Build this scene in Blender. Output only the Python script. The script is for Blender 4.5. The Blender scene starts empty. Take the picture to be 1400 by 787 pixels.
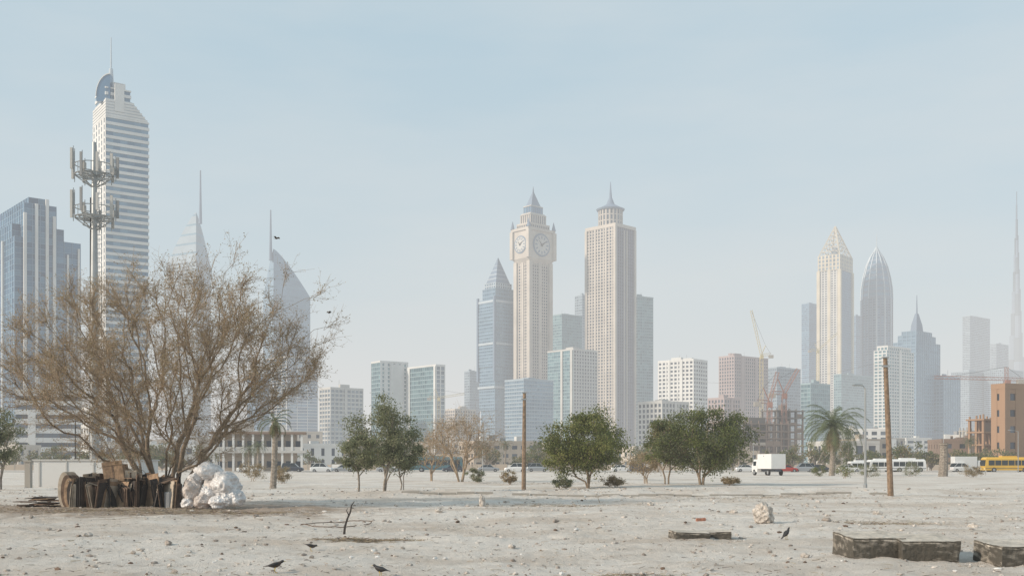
import bpy, math, random
import numpy as np
from mathutils import Vector, noise
R=random.Random(7)
F=1500.0; HZ=633.0; CH=1.8     # image pixels, for placing things: focal constant, horizon line; eye height in metres
def WX(p,D): return (p-700.0)/F*D
def WZ(q,D): return CH+(HZ-q)/F*D
SC=bpy.context.scene
# ------------------------------------------------------------ materials
MATS={}
def mat(name,col,rough=0.8,metal=0.0,var=0.12,scale=0.5,bump=0.0,bscale=20,spec=0.5,trans=0):
    m=bpy.data.materials.new(name); m.use_nodes=True
    nt=m.node_tree; b=nt.nodes['Principled BSDF']
    b.inputs['Roughness'].default_value=rough; b.inputs['Metallic'].default_value=metal
    b.inputs['Specular IOR Level'].default_value=spec
    tc=nt.nodes.new('ShaderNodeTexCoord')
    n=nt.nodes.new('ShaderNodeTexNoise'); n.inputs['Scale'].default_value=scale; n.inputs['Detail'].default_value=4
    nt.links.new(tc.outputs['Object'],n.inputs['Vector'])
    mx=nt.nodes.new('ShaderNodeMix'); mx.data_type='RGBA'
    mx.inputs[6].default_value=(*[c*(1-var) for c in col],1); mx.inputs[7].default_value=(*[min(1,c*(1+var)) for c in col],1)
    mr=nt.nodes.new('ShaderNodeMapRange'); mr.inputs[1].default_value=0.35; mr.inputs[2].default_value=0.65
    nt.links.new(n.outputs['Fac'],mr.inputs[0]); nt.links.new(mr.outputs[0],mx.inputs[0])
    nt.links.new(mx.outputs[2],b.inputs['Base Color'])
    if bump:
        n2=nt.nodes.new('ShaderNodeTexNoise'); n2.inputs['Scale'].default_value=bscale; n2.inputs['Detail'].default_value=5
        nt.links.new(tc.outputs['Object'],n2.inputs['Vector'])
        bp=nt.nodes.new('ShaderNodeBump'); bp.inputs['Strength'].default_value=bump; bp.inputs['Distance'].default_value=0.05
        nt.links.new(n2.outputs['Fac'],bp.inputs['Height']); nt.links.new(bp.outputs[0],b.inputs['Normal'])
    if trans:
        tr=nt.nodes.new('ShaderNodeBsdfTranslucent'); nt.links.new(mx.outputs[2],tr.inputs['Color'])
        ms=nt.nodes.new('ShaderNodeMixShader'); ms.inputs[0].default_value=0.45
        out=nt.nodes['Material Output']
        nt.links.new(b.outputs[0],ms.inputs[1]); nt.links.new(tr.outputs[0],ms.inputs[2]); nt.links.new(ms.outputs[0],out.inputs['Surface'])
    MATS[name]=m; return m
for nm,c in dict(cream=(.50,.445,.39),white=(.64,.63,.61),offwhite=(.50,.485,.46),pink=(.38,.295,.285),bluemetal=(.18,.28,.38),steel=(.30,.37,.43),
    silver=(.43,.49,.54),beige=(.44,.37,.30),brown=(.22,.15,.11),rust=(.33,.20,.12),concrete=(.35,.32,.28),darkconc=(.17,.145,.125),
    roofgrey=(.30,.30,.30),tealframe=(.25,.35,.38),slate=(.15,.21,.29),mauve_shade=(.18,.18,.23),gold=(.58,.50,.38)).items():
    mat(nm,c,0.75,0,0.1,0.05)
MATS['silver'].node_tree.nodes['Principled BSDF'].inputs['Roughness'].default_value=.4
for nm,c in dict(gb1=(.04,.11,.20),gb2=(.07,.17,.28),gb3=(.11,.23,.34),gd1=(.03,.045,.065),gd2=(.06,.08,.11),gd3=(.11,.135,.17),gl1=(.11,.20,.29),gl2=(.15,.25,.34),gl3=(.19,.30,.39),
    gt1=(.06,.15,.19),gt2=(.10,.21,.25),gt3=(.16,.29,.32),gg1=(.11,.15,.19),gg2=(.16,.21,.26),gg3=(.23,.29,.34)).items():
    mat(nm,c,0.16,0.3,0.15,0.03,spec=.6)
mat('red_steel',(.30,.14,.10),.6); mat('yellow_steel',(.48,.40,.22),.6); mat('galv',(.36,.37,.37),.45,.5)
mat('black',(.02,.02,.02),.5); mat('rubber',(.025,.025,.025),.9); mat('wood_pole',(.24,.165,.11),.9,0,.3,6,.5,30)
mat('bark',(.26,.20,.145),.95,0,.3,5,.6,25); mat('twig',(.38,.285,.195),.9,0,.25,3); mat('bark_grey',(.27,.23,.19),.95,0,.3,5)
mat('leaf_a',(.165,.185,.05),.6,0,.25,2,trans=1); mat('leaf_b',(.115,.135,.042),.6,0,.25,2,trans=1); mat('leaf_c',(.25,.25,.08),.6,0,.25,2,trans=1)
mat('leaf_g1',(.21,.22,.12),.7,0,.25,2,trans=1); mat('leaf_g2',(.145,.16,.085),.7,0,.25,2,trans=1); mat('leaf_g3',(.28,.28,.165),.7,0,.25,2,trans=1)
mat('leaf_d1',(.34,.26,.145),.8,0,.25,2,trans=1); mat('leaf_d2',(.26,.21,.11),.8,0,.25,2,trans=1); mat('leaf_d3',(.42,.32,.21),.8,0,.25,2,trans=1)
mat('palm_g',(.15,.175,.08),.6,0,.25,2,trans=1); mat('palm_dry',(.33,.25,.15),.9,0,.25,2,trans=1)
mat('card_a',(.33,.22,.14),.9,0,.3,4,.5,12); mat('card_b',(.15,.10,.07),.9,0,.3,4,.5,12); mat('card_c',(.05,.042,.038),.9,0,.3,4); mat('card_d',(.50,.42,.33),.9,0,.2,4)
mat('plastic_bag',(.66,.64,.63),.38,0,.18,3,.6,5); mat('bag_dirty',(.54,.48,.44),.45,0,.25,3,.6,5)
mat('car_white',(.75,.75,.74),.25,0,.02,1); mat('car_red',(.40,.04,.03),.3,0,.02,1); mat('car_silver',(.40,.41,.42),.3,.4,.02,1)
mat('car_dark',(.05,.06,.08),.3,0,.02,1); mat('bus_yellow',(.70,.42,.05),.35,0,.03,1); mat('car_glass',(.02,.03,.035),.1)
mat('tail_red',(.35,.02,.02),.3); mat('lamp_white',(.8,.8,.75),.2); mat('asphalt',(.075,.073,.07),.9,0,.2,2); mat('paint',(.75,.75,.72),.7)
mat('stone_a',(.50,.45,.40),.95,0,.3,8,.6,30); mat('stone_b',(.33,.28,.24),.95,0,.3,8,.6,30); mat('trash_white',(.66,.64,.61),.6)
mat('bird_brown',(.07,.05,.04),.7,0,.2,20); mat('bird_dark',(.03,.028,.028),.6,0,.2,20); mat('beak',(.55,.38,.05),.5)
mat('straw',(.38,.32,.22),.95,0,.3,5); mat('rust_brick',(.38,.17,.11),.9,0,.2,10)
# old concrete with dusty tops and dark weathered sides
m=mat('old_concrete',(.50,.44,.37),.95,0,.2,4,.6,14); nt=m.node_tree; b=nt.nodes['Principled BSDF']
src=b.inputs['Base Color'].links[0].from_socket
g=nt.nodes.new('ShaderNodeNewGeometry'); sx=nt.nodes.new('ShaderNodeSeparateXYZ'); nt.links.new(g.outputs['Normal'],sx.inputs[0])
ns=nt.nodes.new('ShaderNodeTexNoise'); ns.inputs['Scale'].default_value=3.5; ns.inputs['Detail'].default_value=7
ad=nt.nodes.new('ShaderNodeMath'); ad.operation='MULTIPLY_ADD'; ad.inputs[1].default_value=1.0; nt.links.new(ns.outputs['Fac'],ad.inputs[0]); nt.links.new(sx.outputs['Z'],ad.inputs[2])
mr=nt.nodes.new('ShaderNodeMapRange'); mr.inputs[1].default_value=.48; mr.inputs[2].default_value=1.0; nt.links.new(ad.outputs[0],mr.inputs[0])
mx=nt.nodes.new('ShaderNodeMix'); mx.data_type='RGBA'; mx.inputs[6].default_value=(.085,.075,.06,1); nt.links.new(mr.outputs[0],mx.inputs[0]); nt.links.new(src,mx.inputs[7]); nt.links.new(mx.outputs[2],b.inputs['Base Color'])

# ------------------------------------------------------------ mesh builder
class MB:
    def __init__(s): s.v=[];s.f=[];s.m=[];s.names=[]
    def mi(s,n):
        if n not in s.names: s.names.append(n)
        return s.names.index(n)
    def face(s,pts,mt):
        i=len(s.v); s.v.extend([tuple(p) for p in pts]); s.f.append(tuple(range(i,i+len(pts)))); s.m.append(s.mi(mt))
    def arr(s,V,Fc,mt):
        i=len(s.v); s.v.extend(map(tuple,V)); k=s.mi(mt); s.f.extend([tuple(x+i for x in f) for f in Fc]); s.m.extend([k]*len(Fc))
    def box(s,x0,x1,y0,y1,z0,z1,mt,M=None):
        V=[(x,y,z) for z in(z0,z1) for x,y in((x0,y0),(x1,y0),(x1,y1),(x0,y1))]
        if M is not None: V=[M@Vector(p) for p in V]
        s.arr(V,[(0,3,2,1),(4,5,6,7),(0,1,5,4),(1,2,6,5),(2,3,7,6),(3,0,4,7)],mt)
    def loft(s,rings,mt,cap=True,capmt=None):
        n=len(rings[0]); i=len(s.v); k=s.mi(mt)
        for r in rings: s.v.extend(map(tuple,r))
        for a in range(len(rings)-1):
            for j in range(n):
                s.f.append((i+a*n+j,i+a*n+(j+1)%n,i+(a+1)*n+(j+1)%n,i+(a+1)*n+j)); s.m.append(k)
        if cap:
            kc=s.mi(capmt or mt)
            s.f.append(tuple(i+(len(rings)-1)*n+j for j in range(n))); s.m.append(kc)
            s.f.append(tuple(i+j for j in reversed(range(n)))); s.m.append(kc)
    def tube(s,path,rad,mt,n=6):
        rings=[]
        for a,p in enumerate(path):
            p=Vector(p); q0=Vector(path[max(0,a-1)]); q1=Vector(path[min(len(path)-1,a+1)])
            d=(q1-q0).normalized(); u=d.cross(Vector((.13,.97,.2))).normalized() ; w=d.cross(u)
            r=rad[a] if isinstance(rad,(list,tuple)) else rad
            rings.append([p+u*math.cos(t*2*math.pi/n)*r+w*math.sin(t*2*math.pi/n)*r for t in range(n)])
        s.loft(rings,mt)
    def build(s,name,loc=(0,0,0),rot=0,parent=None,smooth=False):
        me=bpy.data.meshes.new(name); me.from_pydata(s.v,[],s.f)
        for n in s.names: me.materials.append(MATS[n])
        me.polygons.foreach_set('material_index',s.m)
        if smooth: me.polygons.foreach_set('use_smooth',[True]*len(s.f))
        me.update()
        o=bpy.data.objects.new(name,me); SC.collection.objects.link(o); o.location=loc; o.rotation_euler=(0,0,rot)
        if parent: o.parent=parent
        return o
def empty(name,loc,rot=0):
    e=bpy.data.objects.new(name,None); e.location=loc; e.rotation_euler=(0,0,rot); SC.collection.objects.link(e); return e
# ------------------------------------------------------------ facade
def st(G='gb',P='white',S=None,cap='roofgrey',fl=3.6,bay=3.6,pw=1.2,sh=1.3,pp=.35,sp=.25):
    return dict(G=G,P=P,S=S or P,cap=cap,fl=fl,bay=bay,pw=pw,sh=sh,pp=pp,sp=sp)
def fac(mb,poly,z0,z1,s,edges=None,cap=True):
    n=len(poly)
    for e in range(n):
        q=s if not edges or e not in edges else edges[e]
        a=Vector((*poly[e],0)); b=Vector((*poly[(e+1)%n],0)); L=(b-a).length
        if L<.1: continue
        d=(b-a)/L; nr=Vector((d.y,-d.x,0)); nb=max(1,round(L/q['bay'])); nf=max(1,round((z1-z0)/q['fl'])); fh=(z1-z0)/nf
        up=Vector((0,0,1))
        for j in range(nf):
            k0=R.choice('122233') 
            for i in range(nb):
                k=k0 if R.random()<.45 else R.choice('1223')
                p=a+d*(L*i/nb)+up*(z0+fh*j); r=a+d*(L*(i+1)/nb)+up*(z0+fh*j)
                mb.face([p,r,r+up*fh,p+up*fh],q['G']+k)
        if q['sh']>0:
            sp=q['sp']
            for j in range(nf+1):
                zl=max(z0,z0+fh*j-q['sh']/2); zh=min(z1,z0+fh*j+q['sh']/2)
                o0=a-d*sp+nr*sp; o1=b+d*sp+nr*sp
                mb.face([o0+up*zl,o1+up*zl,o1+up*zh,o0+up*zh],q['S'])
                mb.face([o0+up*zh,o1+up*zh,b+up*zh,a+up*zh],q['S'])
                mb.face([a+up*zl,b+up*zl,o1+up*zl,o0+up*zl],q['S'])
        if q['pw']>0:
            pp=q['pp']
            for i in range(nb+1):
                c=L*i/nb; x0=c-q['pw']/2; x1=c+q['pw']/2
                if i==0: x0=-pp
                if i==nb: x1=L+pp
                A=a+d*x0; B=a+d*x1
                mb.face([A+nr*pp+up*z0,B+nr*pp+up*z0,B+nr*pp+up*z1,A+nr*pp+up*z1],q['P'])
                if i>0: mb.face([A+up*z0,A+nr*pp+up*z0,A+nr*pp+up*z1,A+up*z1],q['P'])
                if i<nb: mb.face([B+nr*pp+up*z0,B+up*z0,B+up*z1,B+nr*pp+up*z1],q['P'])
    if cap:
        mb.face([(x,y,z1+.02) for x,y in poly],s['cap'])
def rect(x0,y0,x1,y1): return [(x0,y0),(x1,y0),(x1,y1),(x0,y1)]
def ngon(cx,cy,r,n,ph=0,ry=None): return [(cx+r*math.cos(ph+i*2*math.pi/n),cy+(ry or r)*math.sin(ph+i*2*math.pi/n)) for i in range(n)]
def up3(poly,z): return [(x,y,z) for x,y in poly]
def scl(poly,k):
    cx=sum(p[0] for p in poly)/len(poly); cy=sum(p[1] for p in poly)/len(poly)
    return [(cx+(x-cx)*k,cy+(y-cy)*k) for x,y in poly]
class Bld:
    """building whose nearest corner stands at image column C, distance D; faces run to image columns L and Rr"""
    def __init__(s,name,L,C,Rr,D,th=40):
        s.name=name; s.D=D; s.C=C; s.t=math.radians(th); tb=(C-700)/F
        s.w=max(4,(Rr-C)/F*D/(math.cos(s.t)-tb*math.sin(s.t))); s.d=max(4,(C-L)/F*D/(math.sin(s.t)+tb*math.cos(s.t)))
        s.loc=(WX(C,D),D,0); s.mb=MB()
    def z(s,q): return WZ(q,s.D)
    def loc2(s,X,Y): # offset in world axes -> local
        c,n=math.cos(s.t),math.sin(s.t); return (X*c+Y*n,-X*n+Y*c)
    def ins(s,k,k2=None):
        k2=k if k2 is None else k2
        return rect(s.w*k,s.d*k2,s.w*(1-k),s.d*(1-k2))
    def block(s,k,qb,qt,sty,edges=None,k2=None): 
        fac(s.mb,s.ins(k,k2),0 if qb is None else s.z(qb),s.z(qt),sty,edges)
    def parapet(s,q,mt,h=1.5,k=0):
        z=s.z(q); p=s.ins(k); x0,y0=p[0]; x1,y1=p[2]; t=.5
        s.mb.box(x0-.4,x1+.4,y0-.4,y0+t,z,z+h,mt); s.mb.box(x0-.4,x1+.4,y1-t,y1+.4,z,z+h,mt)
        s.mb.box(x0-.4,x0+t,y0+t,y1-t,z,z+h-.01,mt); s.mb.box(x1-t,x1+.4,y0+t,y1-t,z,z+h-.01,mt)
    def mech(s,q,mt,n=3):
        z=s.z(q)
        for i in range(n):
            a=R.uniform(.12,.6)*s.w; b=R.uniform(.12,.6)*s.d
            s.mb.box(a,a+s.w*R.uniform(.12,.3),b,b+s.d*R.uniform(.12,.3),z+.03,z+R.uniform(2,5),mt)
        for i in range(2): 
            a=R.uniform(.2,.8)*s.w; b=R.uniform(.2,.8)*s.d; s.mb.tube([(a,b,z),(a,b,z+R.uniform(5,9))],.15,'galv',4)
    def done(s): return s.mb.build(s.name,s.loc,s.t)
def simple(name,L,C,Rr,top,D,sty,edges=None,th=40,par=None,mech=2,shaft=None):
    b=Bld(name,L,C,Rr,D,th); b.block(0,None,top,sty,edges); b.parapet(top,par or sty['S'],1.4); b.mech(top,par or sty['S'],mech)
    if shaft: # solid stair/lift shafts and blank bands that break the window field
        for k0,k1,side in shaft:
            if side=='f': b.mb.box(b.w*k0,b.w*k1,-.8,-.2,0,b.z(top)+.9,par or sty['S'])
            else: b.mb.box(-.8,-.2,b.d*k0,b.d*k1,0,b.z(top)+.9,par or sty['S'])
    b.done()

# ------------------------------------------------------------ the skyline
cur_blue=st('gb','bluemetal',pw=.3,sh=.7,bay=3.2,pp=.2,sp=.12)
cur_teal=st('gt','tealframe',pw=.3,sh=.7,bay=3.2,pp=.2,sp=.12)
cur_grey=st('gg','steel',pw=.4,sh=.9,bay=3.4,pp=.2,sp=.14)
grid_white=st('gd','white',pw=1.5,sh=1.5)
grid_cream=st('gd','cream',pw=1.3,sh=1.2); grid_pink=st('gd','pink',pw=1.5,sh=1.3)

# stepped blue glass tower at far left
b=Bld('stepped_glass_tower',-52,20,113,700); vs=st('gb','bluemetal',pw=.3,sh=.4,bay=5,pp=.3,sp=.1)
b.block(0,None,322,vs); w,d=b.w,b.d
fac(b.mb,rect(w*.0,d*.05,w*.78,d*.95),b.z(322),b.z(303),vs)
fac(b.mb,rect(w*.12,-3,w*.60,d*.9),0,b.z(276),vs); fac(b.mb,rect(w*.2,-1,w*.50,d*.8),b.z(276),b.z(267),vs)
for k,q in((.13,290),(.3,276),(.46,268),(.57,290)):
    b.mb.box(w*k-.9,w*k+.9,-4.2,-2.9,0,b.z(q),'white')
for k,q in((.80,340),(.9,420),(.97,330)):
    b.mb.box(w*k-.6,w*k+.6,-1.3,-.5,0,b.z(q),'white')
for k in (.2,.45,.7): b.mb.box(-1.4,-.5,d*k,d*k+1.6,0,b.z(322),'white')
b.done()
# banded white tower with blue fin and mast
b=Bld('banded_white_tower',127,145,204,625,35); w,d=b.w,b.d
bw=st('gl','white',pw=0,sh=1.7,fl=3.9,sp=.45,bay=4); lw=st('gg','white',bay=6,pw=3.5,sh=1.2,fl=3.9,pp=.3,sp=.2)
b.block(0,None,158,bw,{3:lw})
z1=b.z(158); z2=b.z(134)
b.mb.loft([up3(b.ins(0),z1+.05),up3(rect(0,0,w*.62,d),z2)],'silver')
for i in range(6):
    z=z1+(z2-z1)*(i+.5)/6; ww=w*(1-.38*(i+.5)/6); b.mb.box(-.3,ww+.2,-.3,d+.3,z-.7,z+.5,'white')
fac(b.mb,rect(w*.03,d*.1,w*.6,d*.9),z2,b.z(116),bw); fac(b.mb,rect(w*.08,d*.2,w*.5,d*.8),b.z(116),b.z(106),st('gb','white',pw=1,sh=.8))
b.mb.box(w*.2,w*.42,-.6,0.3,b.z(150),b.z(112),'white')
X1=WX(148,625)-b.loc[0]; X0=WX(129,625)-b.loc[0]; zb=b.z(136); zt=b.z(99)
pts=[(X1,zb),(X0,zb)]+[(X1+(X0-X1)*math.cos(t),zb+3+(zt-zb-3)*math.sin(t)) for t in [i*math.pi/24 for i in range(13)]]
b.mb.loft([[(*b.loc2(X,y),z) for X,z in pts] for y in(3,7)],'gb2')
pts2=[(X1+(X0-X1)*k*math.cos(t),zb+3+(zt-zb-3)*k*math.sin(t)) for k,rr in((1.04,1),(1.0,-1)) for t in [i*math.pi/24 for i in range(13)][::rr]]
b.mb.loft([[(*b.loc2(X,y),z) for X,z in pts2] for y in(2.5,7.5)],'white')
b.mb.tube([(w*.24,d*.4,b.z(108)),(w*.24,d*.4,b.z(84)),(w*.24,d*.4,b.z(82)),(w*.24,d*.4,b.z(40))],[1.6,1.1,.5,.25],'silver',8)
b.done()
# twin towers with raking triangular tops
def raking(name,D,pl,tops,sty,spire,mt='silver'):
    mb=MB(); P=[Vector((WX(p,D+dy)-WX(pl[0][0],D),dy)) for p,dy in pl]; zs=[WZ(q,D) for q in tops]; zb=min(zs)
    P2=[(p.x,p.y) for p in P]; fac(mb,P2,0,zb,sty,cap=False)
    n=len(P2); hi=max(range(n),key=lambda i:zs[i]); c=Vector(P2[hi])
    nl=26
    def ring(t):
        z=zb+(zs[hi]-zb)*t; out=[]
        for i in range(n):
            k=(1-t)**.8; out.append((c.x+(P2[i][0]-c.x)*k,c.y+(P2[i][1]-c.y)*k,z))
        return out
    for i in range(nl):
        r0=ring(i/nl); r1=ring((i+.99)/nl if i==nl-1 else (i+1)/nl)
        mb.loft([r0,r1],'gl3' if i%5==4 else mt,cap=False)
    sx,sq=spire; dx=WX(sx,D)-WX(pl[0][0],D)
    mb.tube([(dx,c.y,zs[hi]-14),(dx,c.y,zs[hi]+12),(dx,c.y,WZ(sq,D))],[2.2,1.5,.8],'slate',8)
    mb.build(name,(WX(pl[0][0],D),D,0))
sv=st('gg','steel',pw=.5,sh=2.2,bay=5,fl=4.2,pp=.1,sp=.2)
raking('raking_office_tower',1330,[(228,25),(268,0),(288,40)],[356,290,352],sv,(274,233),'steel')
sb=st('gl','bluemetal',pw=.5,sh=1.9,bay=5,fl=4.2,pp=.1,sp=.15)
raking('raking_hotel_tower',1332,[(360,20),(374,0),(424,25),(400,55)],[402,340,402,402],sb,(370,287),'bluemetal')
simple('hotel_podium_block',364,392,435,488,1290,st('gb','white',pw=.6,sh=.6,bay=12,pp=.4),par='white')
simple('blue_office_block',338,352,368,512,1000,cur_blue)
b=Bld('white_office_building',-30,22,112,420,20); b.block(0,None,537,st('gd','white',pw=0,sh=1.9,fl=3.6,sp=.5)); b.parapet(537,'white'); b.mech(537,'white'); 
b.mb.box(b.w*.18,b.w*.3,-.9,0,0,b.z(560),'white'); b.done()
simple('white_apartment_block',112,122,165,560,470,grid_white)
simple('grey_glass_building',437,452,497,531,900,st('gg','offwhite',pw=.9,sh=1.3,bay=4),shaft=[(.42,.5,'f')])
b=Bld('white_teal_office_building',508,520,558,950,35); b.block(0,None,495,st('gt','white',bay=6,pw=3.6,sh=1.2),{3:cur_teal}); b.parapet(495,'white'); b.mb.box(b.w*.35,b.w*.8,-.9,-.4,b.z(620),b.z(497),'white'); b.done()
b=Bld('teal_glass_building',556,596,608,930); b.block(0,None,500,st('gg','white',bay=5,pw=1.2,sh=.6),{3:cur_teal}); b.parapet(500,'white'); b.mb.box(-.9,-.3,0,b.d*.06,0,b.z(500),'white');b.mb.box(-.9,-.3,b.d*.9,b.d,0,b.z(500),'white'); b.done()
simple('slim_grey_block',635,642,656,508,1500,cur_grey)
simple('pale_low_block',606,622,650,560,1200,grid_cream)
# bulging glass tower with pyramid roof
b=Bld('pyramid_roof_glass_tower',653,676,709,1280,40); sl=st('gl','bluemetal',pw=.5,sh=1.4,bay=4,pp=.2,sp=.35,fl=4)
q=[(640,.10),(560,.06),(500,.02),(450,0),(425,.0),(408,.03)]
for (qa,ka),(qb,kb) in zip(q,q[1:]): fac(b.mb,b.ins((ka+kb)/2),0 if qa==640 else b.z(qa),b.z(qb),sl)
b.block(.12,408,392,sl); b.block(.17,392,384,st('gb','silver'))
for q_ in (412,470,530): b.mb.loft([up3(b.ins(-.01),b.z(q_)),up3(b.ins(-.01),b.z(q_)+2.5)],'silver')
c=b.ins(.2); b.mb.loft([up3(c,b.z(384)),up3(scl(c,.02),b.z(347))],'slate')
for i in range(1,6): 
    k=1-i/6; p=scl(c,k*1.03); z=b.z(384)+(b.z(347)-b.z(384))*i/6; b.mb.box(p[0][0],p[2][0],p[0][1],p[2][1],z-.5,z+.5,'silver')
for cx,cy in ((0,0),(b.w,0),(0,b.d)): b.mb.box(cx-1.2,cx+1.2,cy-1.2,cy+1.2,b.z(520),b.z(404),'slate')
b.done()
# clock tower
b=Bld('clock_tower',706,724,752,1270,42); gc=st('gd','cream',pw=1.3,sh=1.1,bay=3.6,pp=.5,sp=.3); w,d=b.w,b.d
b.block(0,None,356,gc); 
for cx,cy in ((0,0),(w,0),(0,d),(w,d)): b.mb.box(cx-2.6,cx+2.6,cy-2.6,cy+2.6,0,b.z(356),'cream')
b.mb.box(w*.42,w*.58,-1.1,.1,b.z(620),b.z(356),'cream'); b.mb.box(-1.1,.1,d*.42,d*.58,b.z(620),b.z(356),'cream')
b.mb.loft([up3(b.ins(0),b.z(359)),up3(b.ins(-.13),b.z(352))],'cream')
zc0,zc1=b.z(352),b.z(314); cp=b.ins(-.12); b.mb.loft([up3(cp,zc0),up3(cp,zc1)],'cream'); b.mb.loft([up3(b.ins(-.17),zc1),up3(b.ins(-.17),zc1+3)],'cream')
for cx,cy in (cp[0],cp[1],cp[2],cp[3]): b.mb.box(cx-2.4,cx+2.4,cy-2.4,cy+2.4,zc0,zc1-.05,'cream'); b.mb.loft([up3(ngon(cx,cy,2.6,8),zc1+3),up3(ngon(cx,cy,.2,8),zc1+13)],'slate')
def clock(mb,cx,cy,cz,r,axis):
    def P(u,v,o): return (cx+u,cy-o,cz+v) if axis=='y' else (cx-o,cy-u,cz+v)
    N=32
    for rr,o,mt in((r*1.10,.6,'slate'),(r*.94,1.0,'offwhite')):
        mb.loft([[P(rr*math.cos(t*2*math.pi/N),rr*math.sin(t*2*math.pi/N),oo) for t in range(N)] for oo in(0.01,o)],mt)
    for h in range(12):
        t=h*math.pi/6; c_,s_=math.cos(t),math.sin(t)
        pts=[(r*.60*c_-r*.07*s_,r*.60*s_+r*.07*c_),(r*.60*c_+r*.07*s_,r*.60*s_-r*.07*c_),(r*.86*c_+r*.07*s_,r*.86*s_-r*.07*c_),(r*.86*c_-r*.07*s_,r*.86*s_+r*.07*c_)]
        mb.face([P(u,v,1.15) for u,v in pts],'slate')
    for t,l,o in((2.3,.62,1.3),(.6,.85,1.45)):
        c_,s_=math.cos(t),math.sin(t); wd=r*.1
        mb.face([P(u,v,o) for u,v in((-wd*s_-c_*r*.15,wd*c_-s_*r*.15),(wd*s_-c_*r*.15,-wd*c_-s_*r*.15),(r*l*c_,r*l*s_))],'black')
clock(b.mb,w/2,cp[0][1],(zc0+zc1)/2,min(w*.42,(zc1-zc0)*.38),'y'); clock(b.mb,cp[0][0],d/2,(zc0+zc1)/2,min(d*.42,(zc1-zc0)*.38),'x')
b.block(.02,314,305,gc); b.mb.loft([up3(b.ins(0),b.z(305)),up3(b.ins(0.0),b.z(303))],'cream')
b.block(.12,303,291,st('gd','cream',pw=1.8,sh=.8,fl=8)); b.mb.loft([up3(b.ins(.09),b.z(291)),up3(b.ins(.16),b.z(288))],'cream')
b.block(.22,288,279,st('gb','slate',pw=1,sh=.8,fl=7)); b.mb.loft([up3(b.ins(.19),b.z(279)),up3(b.ins(.22),b.z(277.5))],'cream')
b.mb.loft([up3(b.ins(.27),b.z(277.5)),up3(b.ins(.47),b.z(258)),up3(b.ins(.497),b.z(249))],'slate'); b.done()
simple('curved_blue_block',690,716,757,519,1050,st('gl','steel',pw=.3,sh=1.1,bay=3.5,pp=.1,sp=.4),mech=4)
b=Bld('green_glass_building',748,784,817,1120,40); b.block(0,None,478,st('gd','offwhite',pw=1.6,sh=1.2),{3:cur_teal}); b.parapet(478,'offwhite'); b.mech(478,'offwhite',3); b.mb.box(-1.2,-.3,b.d*.4,b.d*.47,0,b.z(478),'offwhite'); b.mb.box(-1.2,-.3,b.d*.02,b.d*.10,0,b.z(478),'offwhite'); b.done()
simple('glass_tower_behind',751,768,796,430,1400,cur_teal); simple('dark_slim_tower',786,796,806,404,1500,cur_grey)
# rotunda-topped tower
b=Bld('rotunda_topped_tower',801,841,868,1265,45); w,d=b.w,b.d
gm=st('gd','cream',pw=1.7,sh=1.2,bay=4.2,pp=.5,sp=.3); mv=st('gd','mauve_shade',pw=1.2,sh=.7,bay=3.5,pp=.6,sp=.3)  # right face away from the sun: shade put into the darker mauve colour
b.block(0,None,309,gm,{0:mv})
for cx,cy in ((0,0),(w,0),(0,d),(w,d)): b.mb.box(cx-1.6,cx+1.6,cy-1.6,cy+1.6,0,b.z(309),'cream')
b.mb.box(-.9,0.2,d*.28,d*.34,0,b.z(309),'cream'); b.mb.box(-.9,.2,d*.66,d*.72,0,b.z(309),'cream')
b.mb.box(w*.42,w*.46,-1.1,.2,0,b.z(312),'cream'); b.mb.box(w*.56,w*.6,-1.1,.2,0,b.z(312),'cream')
b.mb.loft([up3(b.ins(-.03),b.z(309)),up3(b.ins(-.03),b.z(304.5))],'cream')
cx,cy=w/2,d/2; rr=17/F*b.D
fac(b.mb,ngon(cx,cy,rr*.98,20),b.z(304.5),b.z(280),st('gd','cream',pw=2,sh=1.2,bay=5,fl=7))
b.mb.loft([up3(ngon(cx,cy,rr*1.1,24),b.z(281)),up3(ngon(cx,cy,rr*1.18,24),b.z(279)),up3(ngon(cx,cy,rr*.9,24),b.z(277)),up3(ngon(cx,cy,rr*.35,24),b.z(272)),up3(ngon(cx,cy,rr*.12,24),b.z(262)),up3(ngon(cx,cy,rr*.02,24),b.z(240))],'slate')
b.done()
simple('blue_glass_tower',864,872,893,406,1350,cur_teal,th=30)
simple('white_residential_tower',899,948,967,492,980,st('gd','white',pw=1.6,sh=1.7,bay=4.2),th=50,shaft=[(.3,.38,'s'),(.66,.72,'s')])
simple('white_low_hotel',872,905,942,550,760,st('gd','offwhite',pw=1.5,sh=1.3,bay=3.6),shaft=[(.45,.55,'f')])
simple('pink_residential_block',968,990,1012,545,900,grid_pink,shaft=[(.4,.55,'f')])
simple('pink_stone_tower',983,1004,1051,487,1150,grid_pink,mech=4,shaft=[(.2,.28,'f'),(.6,.68,'f')])
simple('grey_blue_block',1050,1062,1095,503,1250,cur_grey)
simple('distant_glass_tower',1096,1106,1121,415,1900,cur_blue)
simple('distant_glass_tower',1164,1170,1179,432,1900,cur_blue)
simple('teal_low_office',1095,1108,1135,525,1000,cur_teal)
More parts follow.
